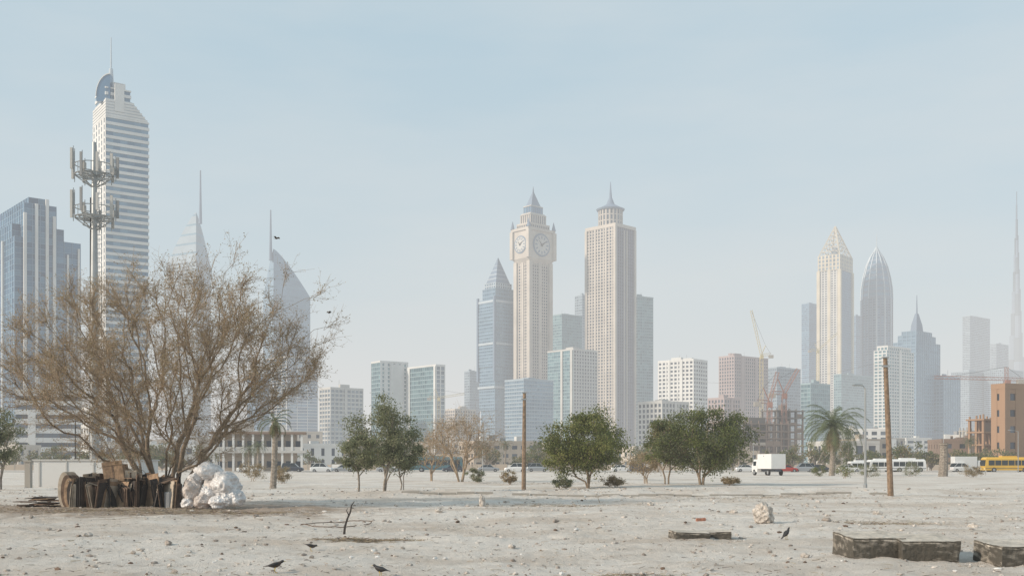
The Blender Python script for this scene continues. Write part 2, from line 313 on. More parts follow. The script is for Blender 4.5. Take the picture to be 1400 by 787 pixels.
# lattice crowned tower
b=Bld('lattice_crown_tower',1119,1148,1165,1620,50); w,d=b.w,b.d
gg=st('gd','offwhite',pw=2.2,sh=1.6,bay=5,pp=.5,sp=.3)
b.block(0,None,368,gg,{0:st('gb','bluemetal',pw=1,sh=1.2)})
for cx,cy in ((0,0),(w,0),(0,d),(w,d)): b.mb.box(cx-2.4,cx+2.4,cy-2.4,cy+2.4,0,b.z(368),'gold')
b.mb.box(-1.2,.2,d*.44,d*.56,0,b.z(366),'gold')
b.block(-.02,368,347,st('gg','gold',pw=2.4,sh=1.5,bay=6,fl=6))
zt=b.z(347); za=b.z(304)
for lvl in range(7):
    k=lvl/7; k2=(lvl+1)/7; p=scl(b.ins(0),1-k*.98); p2=scl(b.ins(0),1-k2*.98); z=zt+(za-zt)*k; zz=zt+(za-zt)*k2
    n=3 if lvl<3 else 2 if lvl<5 else 1
    for e in range(4):
        a0=Vector((*p[e],z)); a1=Vector((*p[(e+1)%4],z)); c0=Vector((*p2[e],zz)); c1=Vector((*p2[(e+1)%4],zz))
        b.mb.tube([a0,a1],.5,'gold',4)
        b.mb.tube([a0,c0],.9,'gold',4)
        for i in range(n):
            u0=a0.lerp(a1,i/n); u1=a0.lerp(a1,(i+1)/n); v0=c0.lerp(c1,i/n); v1=c0.lerp(c1,(i+1)/n); 
            b.mb.tube([u0,(v0+v1)/2],.4,'gold',4); b.mb.tube([u1,(v0+v1)/2],.4,'gold',4)
b.mb.loft([up3(b.ins(.32),zt),up3(b.ins(.42),b.z(334))],'gg2'); b.done()
# pointed bullet tower
D=1700; mb=MB(); rw=20.5/F*D; prof=[(640,1),(410,1),(395,.97),(380,.86),(365,.68),(352,.42),(343,.15),(338,.03)]
oc=lambda k:ngon(0,0,rw*k,12,.2)
fac(mb,oc(1),0,WZ(410,D),st('gb','slate',pw=1.6,sh=1.4,bay=6,fl=4,pp=.7,sp=.3))
sub=[]
for (qa,ka),(qb,kb) in zip(prof[1:],prof[2:]):
    for i in range(4): sub.append((qa+(qb-qa)*i/4,ka+(kb-ka)*i/4))
sub.append(prof[-1])
for i,(a_,c_) in enumerate(zip(sub,sub[1:])): mb.loft([up3(oc(a_[1]),WZ(a_[0],D)),up3(oc(c_[1]),WZ(c_[0],D))],'gb3' if i%2 else 'slate',cap=False)
for t in range(12):
    mb.tube([(rw*k*1.02*math.cos(.2+t*math.pi/6),rw*k*1.02*math.sin(.2+t*math.pi/6),WZ(q,D)) for q,k in prof[1:]],.9,'silver',4)
for t in (8,9,10): mb.tube([(rw*1.03*math.cos(.2+t*math.pi/6),rw*1.03*math.sin(.2+t*math.pi/6),z) for z in(0,WZ(410,D))],1.3,'silver',4)
mb.tube([(0,0,WZ(345,D)),(0,0,WZ(320,D))],[1.2,.3],'silver'); mb.build('pointed_glass_tower',(WX(1198.5,D),D,0))
# right hand cluster
b=Bld('white_balcony_tower',1195,1212,1250,1150,40); b.block(0,None,478,st('gt','white',pw=1.2,sh=1.2,bay=5)); b.block(.08,478,473,st('gt','white')); b.parapet(473,'white',1.2,.08); b.mb.box(b.w*.45,b.w*.52,-.9,-.4,0,b.z(476),'white'); b.done()
b=Bld('stepped_teal_tower',1221,1252,1286,1230,42); ct=st('gl','bluemetal',pw=.9,sh=1.2,bay=5,fl=4)
b.block(0,None,466,ct); b.block(.1,466,456,ct); b.block(.18,456,450,ct)
b.mb.loft([up3(b.ins(.36),b.z(450)),up3(b.ins(.38),b.z(440)),up3(b.ins(.46),b.z(424))],'slate')
b.mb.tube([(b.w/2,b.d/2,b.z(426)),(b.w/2,b.d/2,b.z(398))],[1,.3],'slate'); b.done()
simple('teal_side_wing',1275,1290,1313,515,1250,ct); simple('distant_grey_tower',1316,1326,1354,432,2300,cur_grey); simple('distant_grey_tower',1354,1362,1379,470,2400,cur_grey)
simple('distant_low_tower',1300,1325,1350,508,1900,cur_grey,mech=3); simple('distant_low_tower',1140,1150,1197,512,1500,cur_teal); simple('distant_low_tower',1345,1372,1400,505,1900,cur_grey)
# supertall stepped needle
D=3350; mb=MB()
for i,(qa,qb,r) in enumerate([(640,560,19),(560,520,16),(520,488,13.5),(488,455,11),(455,425,9),(425,395,7.4),(395,368,5.8),(368,345,4.6),(345,322,3.4),(322,300,2.2),(300,280,1.3),(280,262,.7)]):
    k=r/F*D*.72
    for a_ in range(3):
        t=a_*2*math.pi/3+.5; off=k*.55; h=WZ(qb,D)-(a_*8 if i<9 else 0)
        mb.loft([up3(ngon(off*math.cos(t),off*math.sin(t),k*.62,10),0 if i==0 else WZ(qa,D)-25),up3(ngon(off*math.cos(t),off*math.sin(t),k*.62,10),h)],'gg1' if (i+a_)%2 else 'slate')
mb.build('supertall_needle_tower',(WX(1390,D),D,0))

# construction frames
def frame_bld(name,L,C,Rr,D,top,mt='darkconc',fl=3.6,th=30):
    b=Bld(name,L,C,Rr,D,th); w,d=b.w,b.d; H=b.z(top); n=max(2,round(H/fl)); fh=H/n
    for j in range(1,n+1): 
        e=R.uniform(-.4,.6); b.mb.box(-e,w+e,-e,d+e,fh*j-.45,fh*j,mt)
    nx=max(2,round(w/5)); ny=max(2,round(d/5))
    for i in range(nx+1):
        for k in range(ny+1):
            x=.5+(w-1)*i/nx; y=.5+(d-1)*k/ny
            for j in range(n):
                b.mb.box(x-.35,x+.35,y-.35,y+.35,fh*j,fh*j+fh-.45,mt)
                if j==n-1: b.mb.box(x-.2,x+.2,y-.2,y+.2,H+.01,H+R.uniform(.6,1.6),mt)
    for j in range(n):
        for i in range(nx):
            if R.random()<.35:
                x=.5+(w-1)*i/nx; b.mb.box(x+.36,x+(w-1)/nx-.36,.4,.6,fh*j,fh*j+fh*R.uniform(.4,.85)-.46,R.choice([mt,'brown','beige']))
    b.mb.box(w*.4,w*.6,d*.4,d*.6,0,H+3,'darkconc')
    b.done(); return b
frame_bld('construction_site_building',965,985,1105,520,577,'brown')
frame_bld('construction_site_building',1040,1062,1100,560,560,'darkconc')
frame_bld('construction_site_building',1322,1345,1420,330,572,'rust')
frame_bld('construction_site_building',1310,1322,1368,480,588,'concrete')
b=Bld('brown_clad_building',1366,1374,1470,300,25); b.block(0,None,531,st('gd','rust',pw=3.2,sh=2.6,bay=5,fl=4.6)); b.parapet(531,'rust'); b.mb.box(b.w*.2,b.w*.6,1,b.d*.5,b.z(531)+.03,b.z(524),'gold'); b.done()
# cranes
def truss(mb,a,b,wd,mt,seg):
    a=Vector(a);b=Vector(b); d=(b-a).normalized(); u=d.cross(Vector((0,1,0.01))).normalized()*wd/2; v=d.cross(u).normalized()*wd/2
    cs=[u+v,u-v,-u-v,-u+v]; r=wd*.055
    for c in cs: mb.tube([a+c,b+c],r,mt,4)
    for i in range(seg):
        p=a.lerp(b,i/seg); q=a.lerp(b,(i+1)/seg)
        for k in range(4): mb.tube([p+cs[k],q+cs[(k+1)%4]],r*.7,mt,3)
def luff_crane(name,px,D,base_q,jib,mt,back):
    mb=MB(); zt=WZ(base_q,D); truss(mb,(0,0,0),(0,0,zt),2.2,mt,int(zt/3))
    jx=WX(jib[0],D)-WX(px,D); jz=WZ(jib[1],D); truss(mb,(0,0,zt+1),(jx,0,jz),1.5,mt,16)
    s=1 if jx<0 else -1
    truss(mb,(0,0,zt+1),(s*back,0,zt+1.5),1.6,mt,4); mb.box(s*back-1.6,s*back+1.6,-1.2,1.2,zt-1.2,zt+1,'concrete')
    mb.tube([(0,0,zt+1),(s*3,0,zt+8)],.25,mt,4); mb.tube([(s*3,0,zt+8),(jx,0,jz)],.09,'black',3); mb.tube([(s*3,0,zt+8),(s*back,0,zt+1.5)],.09,'black',3)
    mb.box(-1.1,1.1,-2.2,-.4,zt-1.8,zt+.9,mt); mb.build(name,(WX(px,D),D,0))
luff_crane('construction_crane',1041,800,487,(1027,424),'yellow_steel',7)
luff_crane('construction_crane',1052,540,552,(1063,508),'red_steel',6)
luff_crane('construction_crane',1072,545,540,(1091,504),'red_steel',6)
luff_crane('construction_crane',1118,1100,480,(1145,455),'yellow_steel',8)
luff_crane('construction_crane',600,900,545,(635,538),'yellow_steel',8)
def tcrane(name,px,D,q,l,r,mt):
    mb=MB(); zt=WZ(q,D); truss(mb,(0,0,0),(0,0,zt),1.8,mt,int(zt/2.5)); a=WX(l,D)-WX(px,D); c=WX(r,D)-WX(px,D)
    truss(mb,(a,0,zt+1.5),(c,0,zt+.5),1.3,mt,24); truss(mb,(0,0,zt),(0,0,zt+6),1.2,mt,3)
    mb.tube([(0,0,zt+6),(a*.7,0,zt+2.2)],.08,'black',3); mb.tube([(0,0,zt+6),(c*.8,0,zt+1.6)],.08,'black',3)
    mb.box(c-3,c,-1,1,zt-1.6,zt+.5,'concrete'); mb.box(-1,1,-2,-.3,zt-2,zt+.2,mt); mb.build(name,(WX(px,D),D,0))
tcrane('tower_crane',1376,480,520,1277,1400,'red_steel')

# low-rise belt, in and out of frame
lowm=['white','cream','beige','offwhite','pink','brown','concrete','darkconc','offwhite','beige']
def lowrow(name,x0,x1,D0,D1,h0,h1,gap,seed):
    r=random.Random(seed); x=x0
    while x<x1:
        wd=r.uniform(12,38)
        D=r.uniform(D0,D1); h=r.uniform(h0,h1); c=r.choice(lowm); mb=MB(); dp=r.uniform(10,20)
        fac(mb,rect(0,0,wd,dp),0,h,st(r.choice(['gd','gg','gd']),c,pw=r.uniform(1.2,2.6),sh=r.uniform(1.2,1.9),bay=r.uniform(3.2,5),fl=3.4,pp=.25,sp=.2))
        for yy in((-.3,.3),(dp-.3,dp+.3)): mb.box(-.3,wd+.3,yy[0],yy[1],h,h+.9,c)
        for xx in((-.3,.3),(wd-.3,wd+.3)): mb.box(xx[0],xx[1],.3,dp-.3,h,h+.89,c)
        for _ in range(r.randint(1,5)): 
            a=r.uniform(1,wd-4); e=r.uniform(1,dp-4); mb.box(a,a+r.uniform(1.5,3),e,e+2.5,h+.03,h+r.uniform(1.2,3),r.choice(['white','roofgrey',c]))
        if r.random()<.5: a=r.uniform(0,wd*.6); mb.box(a,a+wd*.2,-.55,-.3,0,h+.4,r.choice(lowm))
        mb.build(name,(x,D,0),math.radians(r.uniform(-12,28)))
        x+=wd+r.uniform(*gap)
lowrow('low_rise_house',-420,480,335,430,4,9.5,(0,7),3)
lowrow('low_rise_apartment_building',-560,620,520,640,10,21,(0,12),5)
lowrow('mid_rise_building',-1300,1400,1150,1400,22,46,(2,30),9)
lowrow('mid_rise_building',-1900,2100,1700,2100,30,85,(10,90),12)
# two-storey arcade building left of centre
b=Bld('arcaded_low_building',275,290,416,250,8); w,d=b.w,b.d; H=b.z(590)
b.mb.box(1.5,w-1.5,1.5,d-1,0,H-.5,'beige'); 
for z in (H/2-.3,H-.5): b.mb.box(-.6,w+.6,-.6,d+.3,z,z+.55,'brown' if z>5 else 'offwhite')
n=9
for i in range(n+1):
    x=.1+(w-.7)*i/n; b.mb.box(x,x+.5,-.3,.2,0,H/2-.3,'white'); b.mb.box(x,x+.5,-.3,.2,H/2+.25,H-.5,'white')
    if i<n:
        for z in(.9,H/2+1.1): b.mb.box(x+1,x+2.6,1.38,1.52,z,z+1.4,'gd1')
        b.mb.box(x+.5,x+(w-.7)/n,-.2,-.05,H/2+.25,H/2+1.1,'offwhite')
b.mb.box(w*.2,w*.45,2,d*.6,H+.05,H+2.6,'offwhite'); b.mb.box(w*.7,w*.8,2,d*.6,H+.05,H+1.8,'white'); b.done()
# low white wall and pillar
mb=MB(); xw=WX(46,85); mb.box(0,WX(182,85)-xw,0,6,-.2,2.0,'white'); mb.box(-.1,WX(182,85)-xw+.1,-.1,6.1,2.0,2.12,'offwhite'); 
for i in range(4): mb.box(.4+i*2.1,.5+i*2.1,-.06,0.01,0,2.0,'offwhite')
mb.build('white_yard_wall',(xw,85,0))
mb=MB(); mb.box(-.2,.2,-.2,.2,-.2,1.9,'concrete'); mb.box(-.26,.26,-.26,.26,1.9,2.02,'concrete'); mb.build('gate_pillar',(WX(39,80),80,0))
mb=MB()
x=-150
while x<260:
    mb.box(x,x+2.9,0,.15,-.1,1.5+.1*math.sin(x),'beige' if int(x/3)%5 else 'white'); mb.box(x+2.9,x+3.1,-.05,.2,-.1,1.8,'concrete'); x+=3.1
mb.build('boundary_wall',(0,290,0))

# ------------------------------------------------------------ ground
def rut(x,y):
    o=0
    for (y0,k,am,ph) in((27,.10,2.2,.4),(36,-.06,3.0,1.7),(47,.05,2.5,3.0)):
        c=y0+k*x+am*math.sin(x*.11+ph)
        for off in(-.85,.85):
            u=(y-c-off)/.16
            if abs(u)<4: o-= .03*math.exp(-u*u)-.014*math.exp(-(abs(u)-2)**2)
    return o
def hgt(x,y):
    d=math.hypot(x,y); f=1/(1+max(0,d-60)/60)
    h=.16*noise.noise(Vector((x*.09,y*.06,1.3)))+.09*noise.noise(Vector((x*.4,y*.35,4)))
    if d<95:
        n1=noise.noise(Vector((x*1.7,y*1.5,8))); n2=noise.noise(Vector((x*4.1,y*3.7,2))); h+=.035*n1-.045*abs(n2)+.018*noise.noise(Vector((x*9,y*9,5)))
        h+=.07*max(0,noise.noise(Vector((x*.8,y*.7,20)))-.15)*3*max(0,noise.noise(Vector((x*.15,y*.12,33)))+.25)
        if y<60: h+=rut(x,y)
    h*=f
    yb=62+2.5*math.sin(x*.07)+1.0*noise.noise(Vector((x*.2,0,3)))
    if -14<x<40: h+=.26*math.exp(-((y-yb)/1.6)**2)*min(1,(x+14)/6,(40-x)/8)*(1+.6*noise.noise(Vector((x*.6,y*.2,9))))
    if y>200: h*=max(0,1-(y-200)/10)
    return h
def axis(a,b,step,far,g):
    c=list(np.arange(a,b,step)); s=step
    while c[-1]<far: s*=g; c.append(c[-1]+s)
    s=step
    lo=[]; p=a
    while p>(-far if a<0 else -60): s*=g; p-=s; lo.append(p)
    return lo[::-1]+c
xs=axis(-20,20,.075,8800,1.055); ys=axis(15.5,42,.085,8800,1.022)
ys=[y for y in ys if y<8900]; nx,ny=len(xs),len(ys)
V=[(x,y,hgt(x,y) if abs(x)<400 and y<215 else 0.0) for y in ys for x in xs]
idx=np.arange(nx*ny).reshape(ny,nx); Fq=np.stack([idx[:-1,:-1],idx[:-1,1:],idx[1:,1:],idx[1:,:-1]],-1).reshape(-1,4)
me=bpy.data.meshes.new('ground'); me.from_pydata(V,[],Fq.tolist()); me.polygons.foreach_set('use_smooth',[True]*len(Fq))
gm=bpy.data.materials.new('sand'); gm.use_nodes=True; nt=gm.node_tree; b=nt.nodes['Principled BSDF']; b.inputs['Roughness'].default_value=.95; b.inputs['Specular IOR Level'].default_value=.15
g=nt.nodes.new('ShaderNodeNewGeometry')
def nz(sc,det=6,rough=.6,sx=1,sy=1):
    mp=nt.nodes.new('ShaderNodeMapping'); mp.inputs['Scale'].default_value=(sx,sy,1); nt.links.new(g.outputs['Position'],mp.inputs[0])
    n=nt.nodes.new('ShaderNodeTexNoise'); n.inputs['Scale'].default_value=sc; n.inputs['Detail'].default_value=det; n.inputs['Roughness'].default_value=rough
    nt.links.new(mp.outputs[0],n.inputs['Vector']); return n.outputs['Fac']
def rng(s,a,b_,c=0,d_=1):
    m=nt.nodes.new('ShaderNodeMapRange'); m.inputs[1].default_value=a; m.inputs[2].default_value=b_; m.inputs[3].default_value=c; m.inputs[4].default_value=d_; nt.links.new(s,m.inputs[0]); return m.outputs[0]
def mixc(f,a,b_):
    m=nt.nodes.new('ShaderNodeMix'); m.data_type='RGBA'; nt.links.new(f,m.inputs[0])
    for i,c in((6,a),(7,b_)):
        if isinstance(c,tuple): m.inputs[i].default_value=(*c,1)
        else: nt.links.new(c,m.inputs[i])
    return m.outputs[2]
def mth(op,a,b_):
    m=nt.nodes.new('ShaderNodeMath'); m.operation=op
    for i,c in((0,a),(1,b_)):
        if isinstance(c,(int,float)): m.inputs[i].default_value=c
        else: nt.links.new(c,m.inputs[i])
    return m.outputs[0]
col=mixc(rng(nz(.22,9,.62),.44,.62),(.74,.68,.615),(.60,.52,.445))
col=mixc(rng(nz(.07,6,.6,.6,1.6),.52,.64,0,.4),col,(.52,.43,.345))
col=mixc(rng(nz(1.6,8,.7),.52,.72,0,.5),col,(.45,.375,.31))
col=mixc(rng(nz(7,6,.7),.56,.72,0,.5),col,(.38,.31,.25))
col=mixc(rng(nz(28,3,.7),.65,.75,0,.5),col,(.22,.175,.14))
# brown litter around the big tree
sp=nt.nodes.new('ShaderNodeSeparateXYZ'); nt.links.new(g.outputs['Position'],sp.inputs[0])
dx=mth('DIVIDE',mth('SUBTRACT',sp.outputs[0],-15.0),9.0); dy=mth('DIVIDE',mth('SUBTRACT',sp.outputs[1],43.0),7.5)
dd=mth('SQRT',mth('ADD',mth('MULTIPLY',dx,dx),mth('MULTIPLY',dy,dy)),0)
dd=mth('ADD',dd,rng(nz(.9,6,.6),.2,.8,-.5,.5))
col=mixc(rng(dd,.75,1.15,.7,0),col,(.29,.205,.145))
nt.links.new(col,b.inputs['Base Color'])
bp=nt.nodes.new('ShaderNodeBump'); bp.inputs['Strength'].default_value=.9; bp.inputs['Distance'].default_value=.08
nt.links.new(mth('ADD',nz(5,9,.75),mth('MULTIPLY',nz(35,4,.7),.6)),bp.inputs['Height']); nt.links.new(bp.outputs[0],b.inputs['Normal'])
me.materials.append(gm); go=bpy.data.objects.new('ground',me); SC.collection.objects.link(go)
# half-buried kerb line along the bank
mb=MB(); x=-6.0
while x<21:
    if R.random()<.82:
        y=60.2+1.2*math.sin(x*.07); z=hgt(x+.5,y)
        mb.box(x,x+.96,y-.08+R.uniform(-.03,.03),y+.08,z-.2,z+.10+R.uniform(-.03,.03),'concrete')
    x+=1.0
mb.build('buried_kerb')
# road with kerbs and markings
mb=MB(); mb.box(-900,900,216,232,-.3,.03,'asphalt')
mb.build('road'); mb=MB(); mb.box(-900,900,215.7,216,-.3,.15,'offwhite'); mb.box(-900,900,232,232.3,-.3,.15,'offwhite'); mb.build('kerb')
mb=MB(); x=-300
while x<300: mb.face([(x,223.9,.036),(x+3,223.9,.036),(x+3,224.1,.036),(x,224.1,.036)],'paint'); x+=9
mb.build('road_markings')

# ------------------------------------------------------------ vegetation
def frust(P0,P1,R0,R1,n):
    d=P1-P0; d/=np.linalg.norm(d,axis=1,keepdims=True)+1e-9
    ref=np.where(np.abs(d[:,2:3])>.8,np.array([[1.,0,0]]),np.array([[0,0,1.]])); u=np.cross(d,ref); u/=np.linalg.norm(u,axis=1,keepdims=True)+1e-9; w=np.cross(d,u)
    t=np.arange(n)*2*math.pi/n; c=np.cos(t)[None,:,None]; s=np.sin(t)[None,:,None]
    ring=u[:,None,:]*c+w[:,None,:]*s
    A=P0[:,None,:]+ring*R0[:,None,None]; B=P1[:,None,:]+ring*R1[:,None,None]
    V=np.concatenate([A,B],1).reshape(-1,3); base=np.arange(len(P0))[:,None,None]*2*n; j=np.arange(n)
    q=np.stack([j,(j+1)%n,(j+1)%n+n,j+n],-1)[None]; return V,(base+q).reshape(-1,4)
def leaves(C,size,rg,asp=.5):
    N=len(C); a=rg.normal(size=(N,3)); a/=np.linalg.norm(a,axis=1,keepdims=True); r=rg.normal(size=(N,3)); b_=np.cross(a,r); b_/=np.linalg.norm(b_,axis=1,keepdims=True)
    s=size*rg.uniform(.6,1.3,(N,1)); V=np.stack([C-a*s,C-b_*s*asp,C+a*s,C+b_*s*asp],1).reshape(-1,3); return V,np.arange(N*4).reshape(-1,4)
def npmesh(name,parts,parent,mats):
    vs=[];fs=[];ms=[];o=0
    for V_,F_,k in parts:
        vs.append(V_); fs.append(F_+o); o+=len(V_); ms.append(np.broadcast_to(k,(len(F_),)))
    V_=np.concatenate(vs); F_=np.concatenate(fs); me=bpy.data.meshes.new(name); 
    me.vertices.add(len(V_)); me.vertices.foreach_set('co',V_.astype(np.float32).ravel()); me.loops.add(F_.size); me.loops.foreach_set('vertex_index',F_.astype(np.int32).ravel())
    me.polygons.add(len(F_)); me.polygons.foreach_set('loop_start',np.arange(len(F_),dtype=np.int32)*4)
    for m_ in mats: me.materials.append(MATS[m_])
    me.update(calc_edges=True); me.polygons.foreach_set('material_index',np.concatenate(ms).astype(np.int32)); me.validate()
    ob=bpy.data.objects.new(name,me); SC.collection.objects.link(ob); ob.parent=parent; return ob
def skeleton(stems,T,rg,pen=.55,step=.5,up=.25):
    pos=[];par=[];pl=[]
    for s in stems:
        for i,p in enumerate(s):
            pos.append(np.array(p,float)); par.append(-1 if i==0 else len(pos)-2); pl.append(0 if i==0 else pl[-1]+np.linalg.norm(pos[-1]-pos[-2]))
    T=T[np.argsort(np.linalg.norm(T-pos[0],axis=1))]; tips=[]
    for t in T:
        P=np.array(pos); L=np.array(pl); dv=t-P; dist=np.linalg.norm(dv,axis=1); cost=dist+pen*L+np.where(P[:,2]>t[2]+.5,2.,0)
        k=int(np.argmin(cost)); p=P[k]; D_=dist[k]
        pd=(P[k]-P[par[k]]) if par[k]>=0 else np.array([0,0,1.]); pd=pd/(np.linalg.norm(pd)+1e-9)
        n=max(1,int(D_/step)); m0=pd*D_*.7+np.array([0,0,up*D_]); m1=(t-p)*.9; prev=k
        for i in range(1,n+1):
            s=i/n; h=(2*s**3-3*s*s+1)*p+(s**3-2*s*s+s)*m0+(-2*s**3+3*s*s)*t+(s**3-s*s)*m1
            if i<n: h=h+rg.normal(size=3)*.06*D_/n*2
            pos.append(h); par.append(prev); pl.append(pl[prev]+D_/n); prev=len(pos)-1
        tips.append(prev)
    P=np.array(pos); par=np.array(par); cnt=np.zeros(len(P))
    for t in tips: cnt[t]+=1
    for i in range(len(P)-1,-1,-1):
        if par[i]>=0: cnt[par[i]]+=cnt[i]
    return P,par,np.maximum(cnt,1),tips
def branches(P,par,cnt,r0,ex,n=5):
    k=np.where(par>=0)[0]; r=r0*cnt**ex
    return frust(P[par[k]],P[k],r[par[k]]*.5+r[k]*.5,r[k],n)
def tree(name,x,y,H,W,cb,seed,leafm,bark='bark',nstem=1,clumps=60,per=160,ls=.12,crad=.14,r0=.02,ex=.5,lean=0,spread=.15,dy=None,twigs=4,hollow=.35):
    rg=np.random.default_rng(seed); e=empty(name,(x,y,hgt(x,y)-.05)); cz=(H+cb)/2; rz=(H-cb)/2
    T=[]
    while len(T)<clumps:
        v=rg.normal(size=3); v/=np.linalg.norm(v); v*=rg.uniform(hollow,1)**.6
        w_=1+.22*math.sin(3*math.atan2(v[1],v[0])+seed)+rg.uniform(-.16,.14)
        T.append([lean+v[0]*W/2*w_*.9,v[1]*(dy or W/2)*w_*.9,cz+v[2]*rz*(w_*.5+.45)*(.9 if v[2]<0 else 1)])
    T=np.array(T); stems=[]
    for i in range(nstem):
        a=rg.uniform(0,6.28); q=spread*W; hh=cb*rg.uniform(.7,1.1)+.3
        stems.append([(math.cos(a)*.12*nstem**.5,math.sin(a)*.12,0),(math.cos(a)*q*.3+lean*.1,math.sin(a)*q*.3,hh*.5),(math.cos(a)*q*.6+lean*.3,math.sin(a)*q*.6,hh)])
    P,par,cnt,tips=skeleton(stems,T,rg); V_,F_=branches(P,par,cnt,r0,ex)
    parts=[(V_,F_,0)]
    if twigs:
        tp=np.repeat(P[tips],twigs,0); en=tp+rg.normal(size=tp.shape)*W*crad*.6; parts.append((*frust(tp,en,np.full(len(tp),r0*.7),np.full(len(tp),r0*.25),3),0))
    npmesh('trunk_and_branches',parts,e,[bark])
    C=[];K=[]
    for t in T:
        n=int(per*rg.uniform(.4,1.5)); r=W*crad*rg.uniform(.6,1.25); sh=rg.choice([0,0,1,2]) if t[2]<cz else rg.choice([0,0,2,1])
        c=rg.normal(size=(n,3))*[r*.55,r*.55,r*.4]+t; C.append(c); K.append(np.where(rg.random(n)<.6,sh,rg.integers(0,3,n)))
    C=np.concatenate(C); K=np.concatenate(K); ok=C[:,2]>.15; C=C[ok];K=K[ok]
    V_,F_=leaves(C,ls,rg); npmesh('leaves',[(V_,F_,K)],e,leafm); return e
GR=['leaf_a','leaf_b','leaf_c']; GY=['leaf_g1','leaf_g2','leaf_g3']; DR=['leaf_d1','leaf_d2','leaf_d3']
# big fan-shaped thorn tree
def bigtree():
    rg=np.random.default_rng(11); D=47.; x=WX(226,D); e=empty('thorn_tree',(x,D,hgt(x,D)-.05))
    T=[]
    while len(T)<640:
        v=rg.uniform(-1,1,3)
        if np.linalg.norm(v)>1: continue
        p=np.array([v[0]*6.9,v[1]*5.6,5.7+v[2]*4.8]); hr=math.hypot(p[0],p[1])
        if p[2]<1.8 or hr/p[2]>1.75-.5*(p[0]>0) or (hr<2 and p[2]<4): continue
        if np.linalg.norm(v)<.45 and rg.random()<.5: continue
        if noise.noise(Vector((p[0]*.45,p[1]*.45,p[2]*.45)))<-.22: continue
        T.append(p)
    for q in ((7.0,-1,9.0),(7.4,0,8.0),(6.9,1,7.2),(-7.4,0,5.2),(-7.4,-1,6.2),(3,0,10.8),(5,1,10.2),(-6.8,0,4.2),(6.2,0,5.9)): T.append(np.array(q,float))
    stems=[]
    for i in range(10):
        a=i*.63+rg.uniform(-.2,.2); r=rg.uniform(.25,.75); q=rg.uniform(.35,1.3)
        stems.append([(math.cos(a)*r,math.sin(a)*r*.6,0),(math.cos(a)*(r+q*.35),math.sin(a)*(r+q*.3),1.0),(math.cos(a)*(r+q),math.sin(a)*(r+q*.9),rg.uniform(1.8,2.6))])
    P,par,cnt,tips=skeleton(stems,np.array(T),rg,pen=.75,step=.45,up=.1)
    V_,F_=branches(P,par,cnt,.0082,.585,6); npmesh('trunks_and_limbs',[(V_,F_,0)],e,['bark'])
    od=P[tips]-P[par[tips]]; od/=np.linalg.norm(od,axis=1,keepdims=True)+1e-9
    parts=[];C=[]
    k=12; st_=np.repeat(P[tips],k,0)-np.repeat(od,k,0)*rg.uniform(0,.9,(len(tips)*k,1)); dr=np.repeat(od,k,0)*.9+rg.normal(size=st_.shape)*.5+np.array([0,0,.15]); dr/=np.linalg.norm(dr,axis=1,keepdims=True)
    L=rg.uniform(.35,1.2,(len(st_),1)); mid=st_+dr*L*.5; dr2=dr+rg.normal(size=dr.shape)*.3+np.array([0,0,-.12]); en=mid+dr2*L*.5; o=np.ones(len(st_))
    parts+= [(*frust(st_,mid,o*.007,o*.005,3),0),(*frust(mid,en,o*.005,o*.003,3),0)]
    for _ in range(4):
        t=rg.uniform(.1,.95,(len(st_),1)); s2=np.where(t<.5,st_+(mid-st_)*t*2,mid+(en-mid)*(t-.5)*2); d2=dr*.6+rg.normal(size=dr.shape)*.55; d2/=np.linalg.norm(d2,axis=1,keepdims=True); e2=s2+d2*rg.uniform(.12,.45,(len(s2),1))
        parts.append((*frust(s2,e2,o*.0045,o*.0025,3),0)); C.append(s2+(e2-s2)*rg.uniform(0,1,(len(s2),1)))
        if _<3: C.append(e2)
    npmesh('twigs',parts,e,['twig'])
    C=np.concatenate(C); C=C+rg.normal(size=C.shape)*.03; V_,F_=leaves(C,.036,rg,.5); npmesh('leaves',[(V_,F_,rg.integers(0,3,len(F_)))],e,DR)
bigtree()
def T_(name,p,q,D,*a,**k): tree(name,WX(p,D),D,*a,**k)
T_('olive_tree',522,672,70,6.1,4.5,1.2,21,GY,'bark_grey',3,80,150,.075,r0=.012,spread=.2,crad=.13)
T_('olive_tree',492,675,66,3.9,2.6,1.0,22,GY,'bark_grey',2,45,140,.07,r0=.010)
T_('olive_tree',552,672,72,4.6,2.8,.8,23,GY,'bark_grey',3,50,150,.07,r0=.010)
T_('bushy_green_tree',804,667,82,5.9,6.2,.75,24,GR,'bark',3,110,240,.085,r0=.014,crad=.12)
T_('ficus_tree',960,663,90,6.6,7.6,1.0,25,['leaf_b','leaf_a','leaf_g2'],'bark',3,120,210,.095,r0=.016,lean=.3,crad=.12)
T_('ficus_tree',912,660,94,6.0,4.0,1.2,26,['leaf_b','leaf_a','leaf_d2'],'bark',2,55,160,.095,r0=.014)
T_('bare_tree',630,658,105,6.8,8.4,1.8,27,DR,'twig',3,140,12,.08,r0=.016,twigs=12,spread=.2)
T_('bare_tree',590,658,110,5.0,4.0,1.2,28,DR,'twig',2,70,14,.08,r0=.014,twigs=9)
T_('dry_shrub_tree',882,660,98,3.0,3.6,.6,29,DR,'twig',3,50,30,.09,r0=.012,twigs=8)
T_('olive_tree',-2,668,75,6.0,3.4,1.4,30,GY,'bark_grey',2,55,120,.075,r0=.012)
